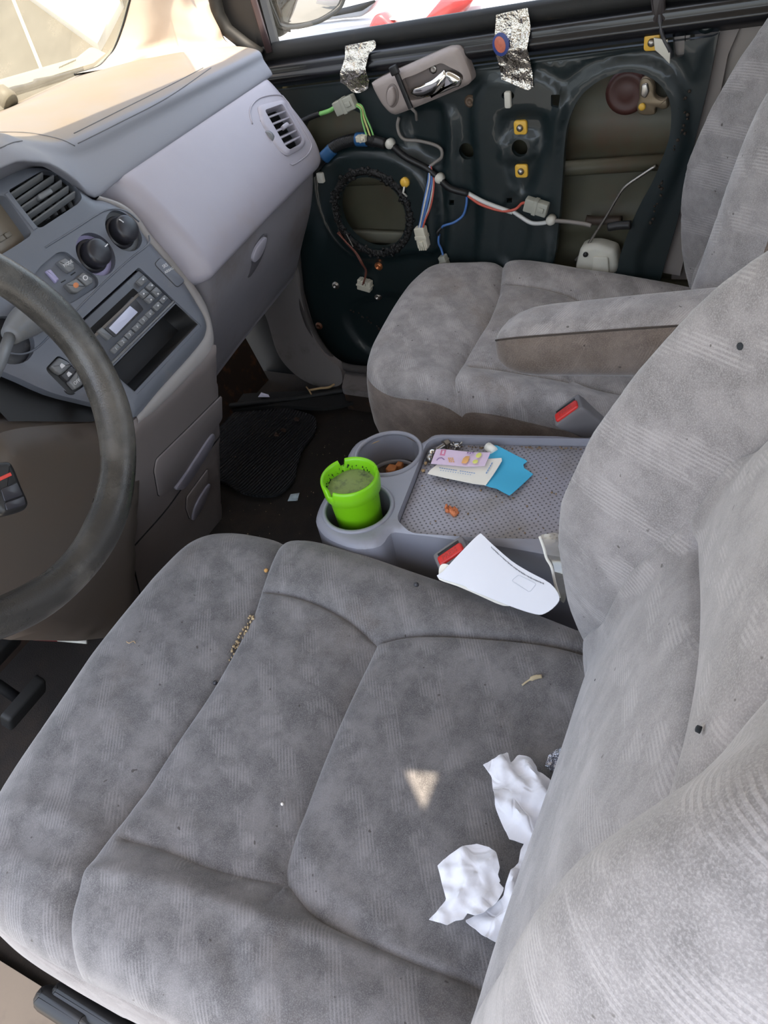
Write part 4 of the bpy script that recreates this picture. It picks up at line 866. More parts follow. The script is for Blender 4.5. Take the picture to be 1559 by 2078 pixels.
V, F = loops([FSK.p(cq, -.0005), FSK.p(inset(cq, .002), -.004), FSK.p(inset(cq, .004), -.085)], False, True); mk('cubby_liner', V, [f[::-1] for f in F], BLK, cub)
for o in cub.children:
    if o.name.startswith('cubby_rim'): o.location = tuple(-FSK.n*.0015)
# ---------------------------------------------------------------- lower console and knee panel
FLW = Frame((.5, .447, .508), (1, 0, 0), (0, -.205, .48))
pw = FLW.px
cons = ccw(pw([(290, 852), (338, 812), (390, 760), (434, 714), (447, 700), (450, 790), (453, 880), (456, 1030), (459, 1100), (300, 1280), (262, 1290), (240, 1120), (238, 900)]))
lowc = plate('lower_console', FLW, roundpoly(cons, .012), CONS, dash, step=.02, back=(0, .30, .0), h=lambda Q: -.010*(1-np.clip(dist(Q, cons, True)/.015, 0, 1))**2, rings=(.003, .008, .014))
def gap_panel(name, px, r, par, m=CONS, t=.003, g=.0016):
    P = ccw(roundpoly(pw(px), r)); gp = pad(name+'_gap', FLW, inset(P, -g), -.0005, .001, .0003, DARK, par); pad(name, FLW, P, .0003, t, .0012, m, gp); return gp
dr = gap_panel('drawer', [(448, 802), (392, 858), (316, 932), (312, 955), (321, 1006), (332, 1003), (352, 986), (430, 880), (449, 848)], .006, dash)
pad('drawer_pull', FLW, pw(cat([(352, 988), (366, 968), (392, 928), (420, 886), (430, 879), (428, 898), (404, 940), (374, 984), (358, 992)], 3, True)), .001, .006, .0025, mat('pull_grey', (128, 124, 132), .4), dr)
at_ = gap_panel('ashtray', [(420, 951), (378, 1008), (377, 1032), (384, 1052), (392, 1050), (421, 980)], .004, dash)
pad('ashtray_pull', FLW, pw(cat([(386, 1052), (390, 1030), (404, 1002), (420, 980), (421, 990), (410, 1020), (394, 1048)], 3, True)), .002, .005, .002, mat('pull_grey2', (126, 122, 132), .4), at_)
L_ = FLW.p(pw(cat([(456, 872), (400, 945), (340, 1030), (284, 1094), (268, 1114), (268, 1136), (278, 1180), (290, 1230)], 5)), .0002); V, F = tube_vf(L_, .0018, 5); mk('console_seam', V, F, DARK, lowc)
knee = thing('knee_panel', 'brown-grey lower dash panel behind the steering wheel rim', 'panel', (.15, .55, .2))
FKN = Frame((.2, .470, .52), (1, 0, 0), (0, -.10, .5)); pk = FKN.px
ko = ccw(pk(cat([(-160, 980), (-20, 960), (2, 925), (14, 903), (40, 888), (100, 877), (220, 868), (300, 858), (300, 1000), (290, 1180), (280, 1300), (-60, 1300), (-160, 1200)], 3, True)))
plate('knee_cover', FKN, ko, mat('knee_brown', (84, 76, 69), .55, dirt=(84, 72, 62), dscale=5, damt=(.45, .8)), knee, step=.025, back=(0, .16, 0), h=lambda Q: -.026*(1-np.clip(dist(Q, ko, True)/.03, 0, 1))**2, rings=(.003, .008, .015, .024))
under = quad('dash_underside', [(-.3, .60, .60), (.30, .58, .60), (.30, .95, .45), (-.3, .95, .45)], BLK, kind=None, th=(0, 0, .01)); under.parent = dash; under.location = A(*under.location)-A(*dash.location); 
for kx in list(under.keys()): del under[kx]
wr = plate('candy_wrapper', FSK, pv(cat([(180, 792), (190, 786), (206, 800), (214, 826), (220, 846), (200, 838), (188, 826), (182, 808)], 3, True)), COPPER, h=lambda Q: .009+.004*np.sin(Q[:, 0]*420)*np.sin(Q[:, 1]*300), step=.003, depth=.0008, tag=('small copper coloured sweet wrapper stuck beside the dark switch behind the wheel', 'wrapper'))
# ---------------------------------------------------------------- steering wheel and column lever
SC = A(-.0082, .2699, .7768); TI = .3993; RW = .1748
FWH = Frame(SC, (1, 0, 0), (0, math.sin(TI), math.cos(TI)))
wheel = thing('steering_wheel', 'black worn leather steering wheel in front of the driver seat', 'steering wheel', SC)
t = np.linspace(0, 2*np.pi, 129)[:-1]; R = []
ph = np.linspace(0, 2*np.pi, 21)[:-1]
for a in t:
    c, d = A(math.cos(a), math.sin(a)), FWH.p([A(math.cos(a), math.sin(a))])[0]-SC; rr = .0190+.0006*math.sin(a*9)
    bumps = 1+.06*np.maximum(0, np.cos(ph-2.6))**6
    R.append(SC+RW*d+rr*bumps[:, None]*(np.cos(ph)[:, None]*d+np.sin(ph)[:, None]*FWH.n))
R.append(R[0]); V, F = loops(R); mk('rim', V, F, LEATH, wheel)
P = [SC+(RW+.0188)*(math.cos(a)*FWH.u+math.sin(a)*FWH.v)-FWH.n*.004 for a in t]; V, F = tube_vf(P, .0015, 5, closed=True); mk('rim_stitching', V, F, RUB, wheel)
pad('airbag_hub', FWH, roundpoly([(-.10, -.06), (.012, -.07), (.022, .0), (.012, .07), (-.06, .07), (-.11, .03)], .02), -.05, .045, .015, DGREY, wheel)
for a, b in ((3.0, .03), (4.15, .022), (2.05, .022)):
    f = Frame(SC, math.cos(a)*FWH.u+math.sin(a)*FWH.v, -math.sin(a)*FWH.u+math.cos(a)*FWH.v); pad('spoke', f, roundpoly([(.05, -b), (.168, -b*.6), (.168, b*.6), (.05, b)], .008), -.03, .026, .008, DGREY, wheel)
pod_px = lambda h: FWH.px(cat([(-30, 945), (2, 938), (20, 937), (30, 948), (45, 985), (58, 1015), (58, 1026), (48, 1036), (14, 1046), (-2, 1040), (-20, 1010)], 3, True), h)
pod = pad('cruise_switch', FWH, pod_px(-.01), -.034, .026, .006, BLK, wheel)
q = FWH.px([(-4, 974), (24, 961)], -.006); d = (q[1]-q[0])/np.linalg.norm(q[1]-q[0]); nn = A(-d[1], d[0])*.0017
pad('red_line', FWH, [q[0]-nn, q[1]-nn, q[1]+nn, q[0]+nn], -.0085, .0012, .0003, mat('red_mark', (196, 62, 52), .4), pod)
pad('cruise_button', FWH, roundpoly(FWH.px([(2, 992), (36, 978), (48, 1004), (10, 1018)], -.006), .002), -.0085, .0020, .0008, KNOB, pod)
pad('cruise_button', FWH, roundpoly(FWH.px([(10, 1020), (50, 1006), (54, 1024), (14, 1036)], -.006), .002), -.0085, .0020, .0008, KNOB, pod)
V, F = tube_vf([SC-FWH.n*.04, SC-FWH.n*.13, SC-FWH.n*.30], [.05, .055, .06], 20); mk('column_shroud', V, F, DGREY, wheel)
lever = thing('gear_lever', 'grey column gear lever reaching behind the wheel rim', 'lever', FSK.p(pv([(84, 630)]), .02)[0])
l0, l1, l2 = FSK.p(pv([(84, 630)]), .02)[0], FSK.p(FSK.px([(50, 654)], .03), .03)[0], FSK.p(pv([(20, 682)], .04), .04)[0]
V, F = tube_vf(cat([l0, l1, l2], 6), np.interp(np.linspace(0, 1, 13), [0, .5, 1], [.024, .021, .012]), 16); mk('lever_boot', V, F, BTN, lever)
V, F = tube_vf([l2, FSK.p(pv([(0, 736)], .05), .05)[0], FSK.p(pv([(-60, 860)], .08), .08)[0]], .0075, 12); mk('lever_stem', V, F, BTN, lever)
# ================================================================ SEATS
SEATP0, SEATN = A(0, -.22, .345), np.cross(A(1, 0, 0), A(0, .49, .052)); SEATN = SEATN/np.linalg.norm(SEATN)
DSX = .015
def spx(l): return np.array([onplane(*q, SEATP0-SEATN*.011, SEATN)[:2]-A(DSX, 0) for q in l])
S1 = cat(np.vstack([[(.30, .200)], spx([(590, 1062), (530, 1205), (500, 1270), (430, 1395), (350, 1512), (265, 1642), (200, 1760), (160, 1860)]), [(-.30, .098)]]), 6)
S2a = cat(spx([(531, 1208), (600, 1222), (660, 1243), (718, 1274), (765, 1310)]), 6)
S2b = cat(np.vstack([spx([(765, 1310), (850, 1303), (1000, 1316), (1150, 1338)]), [(.222, -.33)]]), 6)
S3 = cat(spx([(765, 1310), (742, 1352), (698, 1445), (650, 1560), (606, 1680), (582, 1750), (583, 1795)]), 6)
S4a = cat(spx([(265, 1715), (350, 1738), (430, 1768), (520, 1788), (583, 1795)]), 6)
S4b = cat(np.vstack([spx([(583, 1795), (640, 1862), (720, 1910), (850, 1965), (980, 2015)]), [(-.165, -.33)]]), 6)
def seam_drop(Q, lines, k=1.):
    z = np.zeros(len(Q))
    for L_, s in lines:
        d = dist(Q, L_); z = np.minimum(z, -k*s*(.0075*np.exp(-(d/.0034)**2)+.0055*np.exp(-(d/.011)**2)+.0050*np.exp(-(d/.034)**2)))
    return z
def waves(Q, seed, amp, f0, f1, n=18):
    r = np.random.default_rng(seed); z = np.zeros(len(Q))
    for i in range(n):
        k = r.uniform(0, 2*np.pi); f = r.uniform(f0, f1); z += np.sin((Q[:, 0]*math.cos(k)+Q[:, 1]*math.sin(k))*f+r.uniform(0, 6.3))*f0/f
    return z*amp/math.sqrt(n)
half = [(.262, -.34), (.272, -.2), (.279, -.05), (.281, .08), (.277, .19), (.262, .268), (.226, .314), (.16, .333), (.08, .339)]
lefth = [(-.10, .346), (-.19, .346), (-.258, .336), (-.290, .300), (-.299, .22), (-.296, .08), (-.288, -.05), (-.276, -.2), (-.262, -.34)]
COUT = resample(ccw(np.array(cat(half+lefth, 6))), .008, True)
COUT[:, 1] += np.where(COUT[:, 0] > 0, .09, .15)*COUT[:, 0]*sstep((COUT[:, 1]-.02)/.25); COUT_ = ccw(COUT); COUTP = ccw(resample(ccw(np.array(cat(half+[(-x, y) for x, y in half[::-1]], 6))), .008, True)); COUTP[:, 1] += .09*COUTP[:, 0]*sstep((COUTP[:, 1]-.02)/.25); S1_, S2a_, S2b_, S3_, S4a_, S4b_ = S1, S2a, S2b, S3, S4a, S4b
creases = [([(360, 1728), (470, 1795), (600, 1850), (720, 1880)], .0035), ([(210, 1788), (380, 1822), (560, 1880), (760, 1935), (900, 1975)], -.0055), ([(0, 1745), (110, 1780), (200, 1800)], -.004), ([(480, 1930), (500, 2000), (510, 2070)], .005), ([(290, 1640), (400, 1700), (560, 1705)], -.002), ([(30, 1640), (110, 1655), (190, 1700)], -.003), ([(590, 1650), (660, 1790), (800, 1900)], -.003)]
CREASE = [(cat(spx(p), 5), a) for p, a in creases]
BACK = {}
def seat(name, SX, label, rec, yb, top_m, back_m, side_m, dz=0., crease=True, kx=1., y0=0., ys=0.):
    COUT, S1, S2a, S2b, S3, S4a, S4b = [L_*A(kx, 1)+A(0, 0 if i_ == 0 else ys) for i_, L_ in enumerate((COUT_ if kx == 1 else COUTP, S1_, S2a_, S2b_, S3_, S4a_, S4b_))]
    root = thing(name, label, 'car seat', (SX, 0, 0), 'front car seats'); F = Frame((SX, y0, dz), (1, 0, 0), (0, 1, 0))
    segs = [(S1, 1.15), (S2a, .75), (S2b, .9), (S3, 1.1), (S4a, .75), (S4b, .9)]
    inn = inset(COUT, .0015); cl = [resample(L_, .005)[inside(resample(L_, .005), inn)] for L_, s in segs]
    def h(Q):
        x, y = Q[:, 0], Q[:, 1]; d = np.clip(dist(Q, COUT, True), 0, 1); r = .05+.02*sstep((y-.2)/.1)
        z = .352+.103*(y+.22)+.020*sstep((np.abs(x)-.12)/.10)*sstep((.25-y)/.12)-.004
        for L_, am in ((S1, .007), (S3, .009)):
            o_ = np.argsort(L_[:, 0]); fr = y > np.interp(x, L_[o_, 0], L_[o_, 1]); z = z-am*np.exp(-dist(Q, L_)/.026)*sstep(dist(Q, L_)/.007)*fr
        z = z+seam_drop(Q, segs)+waves(Q, 11, .0022, 14, 60)
        if crease:
            for L_, a in CREASE: z = z-a*np.exp(-(dist(Q, L_)/.011)**2)
        e = np.clip(1-d/r, 0, 1); return z-.048*(1-np.sqrt(np.clip(1-e*e, 0, 1)))
    Q, T = cdt(COUT, (), cl, .0085, (.0015, .005, .010, .017, .026, .036), (.0022, .005, .009, .015, .024), jit=.3)
    z = h(Q); P = F.p(Q, z); c = Q[T].mean(1)
    front = c[:, 1] > np.interp(c[:, 0], S1[::-1, 0], S1[::-1, 1]) if S1[0, 0] > S1[-1, 0] else c[:, 1] > np.interp(c[:, 0], S1[:, 0], S1[:, 1])
    i0 = np.argmin(np.linalg.norm(S1-S2a[0], axis=1)); i1 = np.argmin(np.linalg.norm(S1-S4a[0], axis=1))
    thigh = inside(c, np.vstack([S1[min(i0, i1):max(i0, i1)+1], S4a, S3[::-1], S2a[::-1]])) & ~front
    cen = inside(c, np.vstack([S3, S4b, [(-.165, -.36), (.222, -.36)], S2b[::-1]])) & ~front
    bol = ~(front | thigh | cen)
    # side band
    b0 = F.p(COUT, h(COUT)); R = [b0]
    for o, dzz in ((.0015, -.004), (.0045, -.022), (.007, -.055), (.006, -.100), (-.002, -.140), (-.03, -.152)): R.append(F.p(inset(COUT, -o), h(COUT)+dzz))
    s = np.r_[0, np.cumsum(np.linalg.norm(np.diff(COUT, axis=0), axis=1))]
    V, Fc = loops(R); Fc = [f[::-1] for f in Fc]; uv = np.vstack([np.stack([s, np.full(len(s), k*.03)], 1) for k in range(len(R))])
    side = mk('cushion', V, Fc, side_m, root, uv=uv)
    for nm, msk in (('front_roll', front), ('thigh_panel', thigh), ('centre_panel', cen), ('side_bolster', bol & (c[:, 0] > 0)), ('side_bolster', bol & (c[:, 0] <= 0))):
        t = T[msk]; u_, iv = np.unique(t, return_inverse=True); mk(nm, P[u_], iv.reshape(t.shape), top_m, side, uv=Q[u_])
    # backrest
    rr = math.radians(rec); FB_ = Frame((SX, yb, .33+dz), (-1, 0, 0), (0, -math.sin(rr), math.cos(rr)))
    bh = [(.222, -.08), (.258, 0.), (.282, .10), (.290, .22), (.287, .34), (.276, .44), (.255, .53), (.215, .60), (.15, .645), (.07, .66)]
    bh = [(x*kx, w) for x, w in bh]; BOUT = ccw(resample(ccw(np.array(cat(bh+[(-x, y) for x, y in bh[::-1]], 6))), .008, True))
    TS = cat([(-.151, .358), (-.134, .352), (-.093, .367), (-.023, .397), (.049, .416), (.102, .420), (.151, .408)], 8)
    sd = [cat([(s*.262, -.078), (s*.222, .05), (s*.184, .147), (s*.164, .235), (s*.156, .300), (s*.151, j)], 8) for s, j in ((-1, .358), (1, .408))]
    su = [cat([(s*.151, j), (s*.152, .42), (s*.143, .450), (s*.121, .495), (s*.102, .55), (s*.090, .64)], 8) for s, j in ((-1, .358), (1, .408))]
    TS = TS*A(kx, 1); sd = [l*A(kx, 1) for l in sd]; su = [l*A(kx, 1) for l in su]
    bs = [(TS, 1.2)]+[(l, 1.) for l in sd]+[(l, 1.) for l in su]; binn = inset(BOUT, .0015)
    cl = [resample(l, .006)[inside(resample(l, .006), binn)] for l, s in bs]
    def hb0(Q):
        x, w = np.abs(Q[:, 0])/kx, Q[:, 1]
        Ar = np.interp(w, [-.1, 0, .09, .18, .25, .34, .42, .50, .58, .67], [-.01, .02, .060, .088, .102, .106, .099, .086, .068, .04])
        Al = np.interp(w, [-.1, 0, .10, .18, .28, .38, .48, .58, .67], [-.02, .0, .010, .018, .031, .047, .059, .060, .045])
        Aw = np.where(Q[:, 0] < 0, Ar, Al)
        b = sstep((x-.125-.05*sstep((.3-w)/.3))/.095); z = Aw*b+(.010*np.exp(-((w-.28)/.13)**2)-.024*sstep((.12-w)/.14))*(1-b)+.016*np.exp(-((w-.52)/.10)**2)*(1-b)
        d = dist(Q, BOUT, True); e = np.clip(1-d/.075, 0, 1); return z+waves(Q, 23, .0022, 12, 50)-.070*(1-np.sqrt(np.clip(1-e*e, 0, 1)))
    def hb(Q): return hb0(Q)+seam_drop(Q, bs, .9)
    root['_'] = 0; del root['_']; BACK[name] = (FB_, hb0)
    Q, T = cdt(BOUT, (), cl, .0085, (.0015, .005, .010, .018, .028, .040, .054), (.0025, .006, .011, .018), jit=.3)
    P = FB_.p(Q, hb(Q)); c = Q[T].mean(1)
    lum = inside(c, np.vstack([TS, sd[1][::-1], sd[0]])); upp = inside(c, np.vstack([TS, su[1], su[0][::-1]])); bol = ~(lum | upp)
    R = []
    for o, dn in ((0, 0), (.002, -.004), (.005, -.025), (.005, -.085), (-.01, -.115), (-.05, -.125)): R.append(FB_.p(inset(BOUT, -o), hb(BOUT)+dn))
    s = np.r_[0, np.cumsum(np.linalg.norm(np.diff(BOUT, axis=0), axis=1))]
    V, Fc = loops(R, False, False); Fc = [f[::-1] for f in Fc]; n = len(BOUT); Fc.append(tuple((len(R)-1)*n+j for j in range(n))[::-1])
    uv = np.vstack([np.stack([s, np.full(len(s), .5+k*.03)], 1) for k in range(len(R))]); bk = mk('backrest', V, Fc, side_m, root, uv=uv)
    for nm, msk in (('lumbar_panel', lum), ('upper_panel', upp), ('back_bolster', bol & (c[:, 0] > 0)), ('back_bolster', bol & (c[:, 0] <= 0))):
        t = T[msk]; u_, iv = np.unique(t, return_inverse=True); mk(nm, P[u_], iv.reshape(t.shape), back_m, bk, uv=Q[u_]+A(.3, .9))
    # frame rails under the cushion
    for sx in (-.20, .20):
        V, F2_ = box_vf(Frame((SX+sx, 0, .02), (1, 0, 0), (0, 1, 0)), -.02, .02, -.30, .28, 0, .05, .006); mk('seat_rail', V, F2_, DGREY, root, sharp=50)
        for y in (-.2, .2):
            V, F2_ = box_vf(Frame((SX+sx, y, .06), (1, 0, 0), (0, 1, 0)), -.012, .012, -.03, .03, 0, .16, .004); mk('seat_leg', V, F2_, BLK, root, sharp=50)
    return root, F, h
drv, DF, dh = seat('driver_seat', DSX, 'nearest grey velour seat with crumpled tissues and an envelope on it', 20, -.24, VEL, VELB, VELM)
PSX = .910
pas, PFm, ph_ = seat('passenger_seat', PSX, 'far grey velour seat with padded armrest beside the stripped door', 19.5, -.212, VELP, VELB, VELS, crease=False, kx=.855, y0=-.02, ys=-.02)
# passenger armrest
R = []; uv = []
for y, k, zc, hh_ in ((-.028, .0, .530, .040), (-.0285, .22, .530, .040), (-.032, .45, .530, .040), (-.040, .66, .531, .040), (-.054, .84, .533, .041), (-.074, .96, .536, .042), (-.10, 1., .540, .043), (-.15, 1., .548, .045), (-.22, 1., .559, .048), (-.30, 1., .571, .051), (-.38, 1., .583, .054)):
    t = np.linspace(0, 2*np.pi, 29)[:-1]; c, s = np.cos(t), np.sin(t)
    R.append(np.stack([.612+max(k, .02)*.050*np.sign(c)*np.abs(c)**.7, np.full(28, y), zc+max(k, .02)*hh_*np.sign(s)*np.abs(s)**.7], 1)); uv.append(np.stack([t*.05, np.full(28, y)], 1))
V, F = loops(R, True, True); istop = [len(f) == 4 and 3 <= (f[0] % 28) <= 10 for f in F]  # upper faces split off; their lighter velour stands in for light from above
ar = mk('armrest', V, [f for f, k in zip(F, istop) if not k], VELS, pas, uv=np.vstack(uv), sharp=60)
mk('armrest_lit_top', V, [f for f, k in zip(F, istop) if k], VELP, ar, uv=np.vstack(uv), sharp=60)
P = np.array([r[11]+A(-.0006, 0, .0003) for r in R[2:]]); V, F = tube_vf(P, .0014, 5); mk('armrest_seam', V, F, mat('seam_dark', (66, 58, 52), .9), ar)
top = [r[0:6] for r in R]
# seat adjuster lever by the sill
V, F = box_vf(Frame(az(235, 2085, .13)+A(0, 0, -.04), (1, 0, 0), (0, 1, 0)), -.012, .012, -.06, .09, 0, .07, .01); mk('recline_lever', V, F, BLK, drv, sharp=50)
V, F = box_vf(Frame(az(150, 2062, .13)+A(0, 0, -.07), (1, 0, 0), (0, 1, 0)), -.015, .015, -.04, .05, 0, .10, .012); mk('track_cover', V, F, BLK, drv, sharp=50)
# ================================================================ FLOOR ITEMS
FM0 = Frame((0, 0, .004), (1, 0, 0), (0, 1, 0)); fp = FM0.px
mo_ = ccw(fp(cat([(380, 832), (455, 828), (560, 832), (630, 848), (644, 862), (640, 886), (618, 916), (606, 950), (600, 978), (580, 1002), (556, 1014), (510, 1012), (480, 1000), (455, 985), (380, 960)], 4, True)))
plate('rubber_floor_mat', FM0, mo_, RIBM, step=.015, depth=.006, h=lambda Q: .008*(1-np.clip(dist(Q, mo_, True)/.006, 0, 1))**0+.005*np.exp(-(dist(Q, mo_, True)/.008)**2), rings=(.004, .008, .014), tag=('black ribbed rubber mat in the passenger footwell', 'floor mat'))
FM1 = Frame((0, 0, .010), (1, 0, 0), (0, 1, 0))
fl = FM1.px(cat([(440, 815), (600, 804), (690, 796), (760, 788), (760, 806), (720, 826), (660, 838), (560, 832), (440, 838)], 4, True))
plate('mat_flap', FM1, fl, RUB, step=.015, depth=.01, h=lambda Q: .012+.006*np.sin(Q[:, 0]*26), tag=('folded black rubber flap along the door side of the footwell', 'floor mat'))
for nm, l, r, lab in (('edge_strip', [(440, 826), (600, 808), (700, 792), (790, 784)], .007, 'black rubber edging strip on the floor below the passenger door'),):
    V, F = tube_vf(cat([az(a, b, .03) for a, b in l], 6), r, 8); mk(nm, V, F, RUB, tag=(lab, 'edging strip'))
def scrap(name, px, z, m, label, catg, amp=.004, f=300, th=.0006, group=None):
    F = Frame((0, 0, z), (1, 0, 0), (0, 1, 0)); P = F.px(px)
    return plate(name, F, P, m, h=lambda Q: amp*(1+np.sin(Q[:, 0]*f)*np.cos(Q[:, 1]*f*.7)), step=max(.004, np.ptp(P, axis=0).max()/10), depth=th, tag=(label, catg, group) if group else (label, catg))
scrap('paper_scrap', [(590, 1003), (608, 1000), (604, 1017), (584, 1017)], .006, mat('pale_blue_scrap', (196, 214, 222), .8), 'small pale blue paper scrap beside the rubber floor mat', 'paper scrap', .002)
scrap('paper_scrap', [(524, 806), (531, 799), (546, 804), (548, 807)], .035, mat('lilac_white_scrap', (222, 220, 238), .7), 'small white scrap lying by the far end of the footwell', 'paper scrap', .003)
tw_ = cat([az(a, b, .045) for a, b in [(628, 792), (650, 788), (668, 786), (680, 779), (689, 780)]], 5); V, F = tube_vf(tw_, .003, 6); mk('dry_twig', V, F, WOOD, tag=('thin dry twig by the passenger door sill', 'twig'))
V, F = tube_vf([az(622, 785, .045), az(628, 793, .045), az(632, 800, .045)], .002, 5); mk('bent_twig_piece', V, F, WOOD, tag=('tiny bent twig piece beside the longer dry twig', 'twig'))
scrap('dry_leaf', [(700, 792), (712, 788), (722, 790), (738, 791), (722, 795), (708, 796)], .04, mat('dead_leaf', (112, 70, 46), .8), 'brown dead leaf on the floor below the passenger door', 'leaf', .003)
for q, z, lab in (((575, 874), .02, 'dark dead leaf crumb in the middle of the rubber mat'), ((562, 884), .02, 'small brown flake on the rubber mat nearest the console'), ((602, 852), .02, 'brown leaf flake on the far part of the rubber mat')):
    scrap('leaf_flake', [(q[0]-6, q[1]), (q[0]-1, q[1]-4), (q[0]+6, q[1]-2), (q[0]+5, q[1]+4), (q[0]-2, q[1]+4)], z, mat('flake_brown', (70, 52, 42), .8), lab, 'leaf flake', .003)
mb = MB()
for i in range(90):
    q = (RNG.uniform(460, 760), RNG.uniform(820, 1100)); c = az(*q, .012); s = RNG.uniform(.0005, .0014)
    V, F = lathe_vf(c, [(s, -.001), (s*.9, s*.6), (s*.3, s)], 5); mb.add(V+RNG.normal(size=V.shape)*s*.2, F)
mb.build('floor_grit', mat('grit_tan', (120, 100, 80), .9, var=.5, vscale=500), kind='stuff', tag=('pale grit and crumbs scattered over the dark footwell carpet', 'grit'))
stt = [az(a, b, .02) for a, b in [(30, 1291), (70, 1296), (118, 1298), (176, 1303)]]; sr = thing('drinking_straw', 'thin red and white straw on the dark driver footwell floor', 'straw', stt[1])
V, F = tube_vf(stt[:3], .004, 7); mk('straw_tube', V, F, mat('straw_dark_red', (120, 40, 40), .5), sr); V, F = tube_vf([stt[2], .45*stt[2]+.55*stt[3], stt[3]], .004, 7); mk('straw_tip', V, F, WHITEP, sr)
for k, (q, w) in enumerate((((40, 1420), .045), ((-20, 1330), .06))):
    f = Frame(az(*q, .10), (1, 0, 0), (0, -.5, .8)); V, F = box_vf(f, -w, w, -.03, .03, 0, .02, .006)
    p_ = thing('foot_pedal', ('wide black pedal pad' if k else 'narrow black pedal pad')+' in the dark driver footwell', 'pedal', f.o); mk('pedal_pad', V, F, RUB, p_, sharp=50)
    V, F = tube_vf([f.o, f.o+A(0, .14, .12), f.o+A(0, .2, .35)], .01, 8); mk('pedal_arm', V, F, BLK, p_)
# ================================================================ CONSOLE TRAY
ZT = .400; FTY = Frame((0, 0, ZT), (1, 0, 0), (0, 1, 0)); tp = FTY.px
tray = thing('console_tray', 'grey plastic console tray with two cup wells between the seats', 'console tray', (.45, -.1, .2))
tback = [(.607, -.40), (.362, -.40)]
to_px = cat([(1110, 1117), (1000, 1098), (900, 1084), (825, 1075), (792, 1074), (770, 1100), (722, 1106), (668, 1088), (644, 1064), (640, 1042), (656, 1004), (690, 962), (706, 915), (728, 890), (772, 878), (812, 876), (832, 884), (846, 896), (860, 890), (882, 877), (930, 876), (1000, 877), (1205, 880)], 3)
tout = ccw(np.vstack([tp(to_px), tback]))
rec = ccw(roundpoly(np.vstack([tp([(1120, 1094), (984, 1090), (826, 1074), (804, 1054), (866, 898), (888, 887), (1186, 890)]), [(.590, -.38), (.378, -.38)]]), [.002, .002, .012, .012, .014, .014, .002, .01, .01]))
cw1, cw2 = tp([(727, 1030)])[0], tp([(788, 920)])[0]
c1, c2_ = ell(cw1, .049, n=40), ell(cw2, .050, n=40)
def ty_h(Q):
    d = dist(Q, tout, True); z = -.008*(1-np.clip(d/.010, 0, 1))**2
    z += .016*sstep((cw2[1]-Q[:, 1]+.055)/.03)*0
    return z
body = plate('tray_body', FTY, tout, TRAYM, tray, holes=[rec, c1, c2_], h=ty_h, step=.012, back=(0, 0, -.16), hdepth=[.016, .07, .055], rings=(.002, .005, .009))
FMT = Frame((0, 0, ZT-.015), (1, 0, 0), (0, 1, 0))
pad('tray_mat', FMT, inset(rec, .001), -.002, .003, .0004, PERF, tray)
V, F = lathe_vf((cw1[0], cw1[1], ZT-.07), [(.049, -.002), (.049, .002)], 40); mk('well_floor', V, F, DGREY, tray)
V, F = lathe_vf((cw2[0], cw2[1], ZT-.055), [(.050, -.002), (.050, .002)], 40); mk('well_floor', V, F, mat('well_floor_dirty', (96, 84, 74), .7, dirt=(66, 48, 36), dscale=40, damt=(.4, .6)), tray)
V, F = lathe_vf((cw2[0], cw2[1], ZT-.053), [(.043, 0), (.043, .006), (.040, .006), (.040, 0)], 40, None, False, False); mk('well_ring', V, F, TRAYM, tray)
for k, (c, r) in enumerate(((cw1, .050), (cw2, .051))):
    V, F = tube_vf(np.hstack([ell(c, r, n=48), np.full((48, 1), ZT+.0)]), .0035, 8, closed=True); mk('well_rim', V, F, TRAYM, tray)
mb = MB()
for i in range(230):
    e = RNG.random()
    if e < .55: q = (RNG.uniform(868, 1190), RNG.normal(907, 3.0)); 
    elif e < .8: k = RNG.random(); q = (868-60*k+RNG.normal(0, 2), 912+140*k)
    else: q = (RNG.uniform(830, 1130), RNG.uniform(920, 1090))
    c = FMT.p(FMT.px([q]), .001)[0]
    if not inside(FMT.px([q]), inset(rec, .004))[0]: continue
    s = RNG.uniform(.0005, .0018); V, F = lathe_vf(c, [(s, -.0004), (s*.9, s*.6), (s*.3, s)], 5); mb.add(V+RNG.normal(size=V.shape)*s*.2, F)
mb.build('tray_grit', mat('grit_brown', (132, 110, 86), .9, var=.5, vscale=500), kind='stuff', tag=('fine brown grit along the back edge of the console tray', 'grit'))
# things lying in the tray
ZM = ZT-.0135
def sheet(name, px, z, m, label, catg, hfun=None, th=.0008, step=.006):
    F = Frame((0, 0, z), (1, 0, 0), (0, 1, 0)); P = F.px(px); o = plate(name, F, P, m, h=hfun, step=step, depth=th, bottom=True, tag=(label, catg)); return o, F
bl, Fb = sheet('blue_paper_sheet', [(1000, 906), (1010, 907), (1050, 927), (1066, 934), (1070, 937), (1062, 943), (1064, 950), (1075, 957), (1082, 962), (1060, 985), (1040, 1004), (1034, 1008), (1024, 1003), (1008, 994), (995, 991), (975, 984), (968, 975), (985, 935)], ZM+.003, PAPERB, 'torn blue paper sheet with a ragged bite lying in the console tray', 'paper', lambda Q: .0015*np.sin(Q[:, 0]*60)+.0015)
V, F = tube_vf([az(990, 906, ZM+.006), az(1003, 916, ZM+.006)], [.007, .007], 10); mk('rolled_paper_stub', V, F, PAPERC, tag=('small cream paper stub poking out behind the blue sheet', 'paper stub'))
wc_, Fw = sheet('white_folded_leaflet', [(868, 962), (874, 954), (890, 942), (990, 930), (1018, 929), (1019, 935), (1002, 962), (986, 984), (960, 980), (900, 969)], ZM+.008, PAPERC, 'white printed leaflet lying over the blue sheet under the banknote', 'leaflet', lambda Q: .001*np.sin(Q[:, 1]*50))
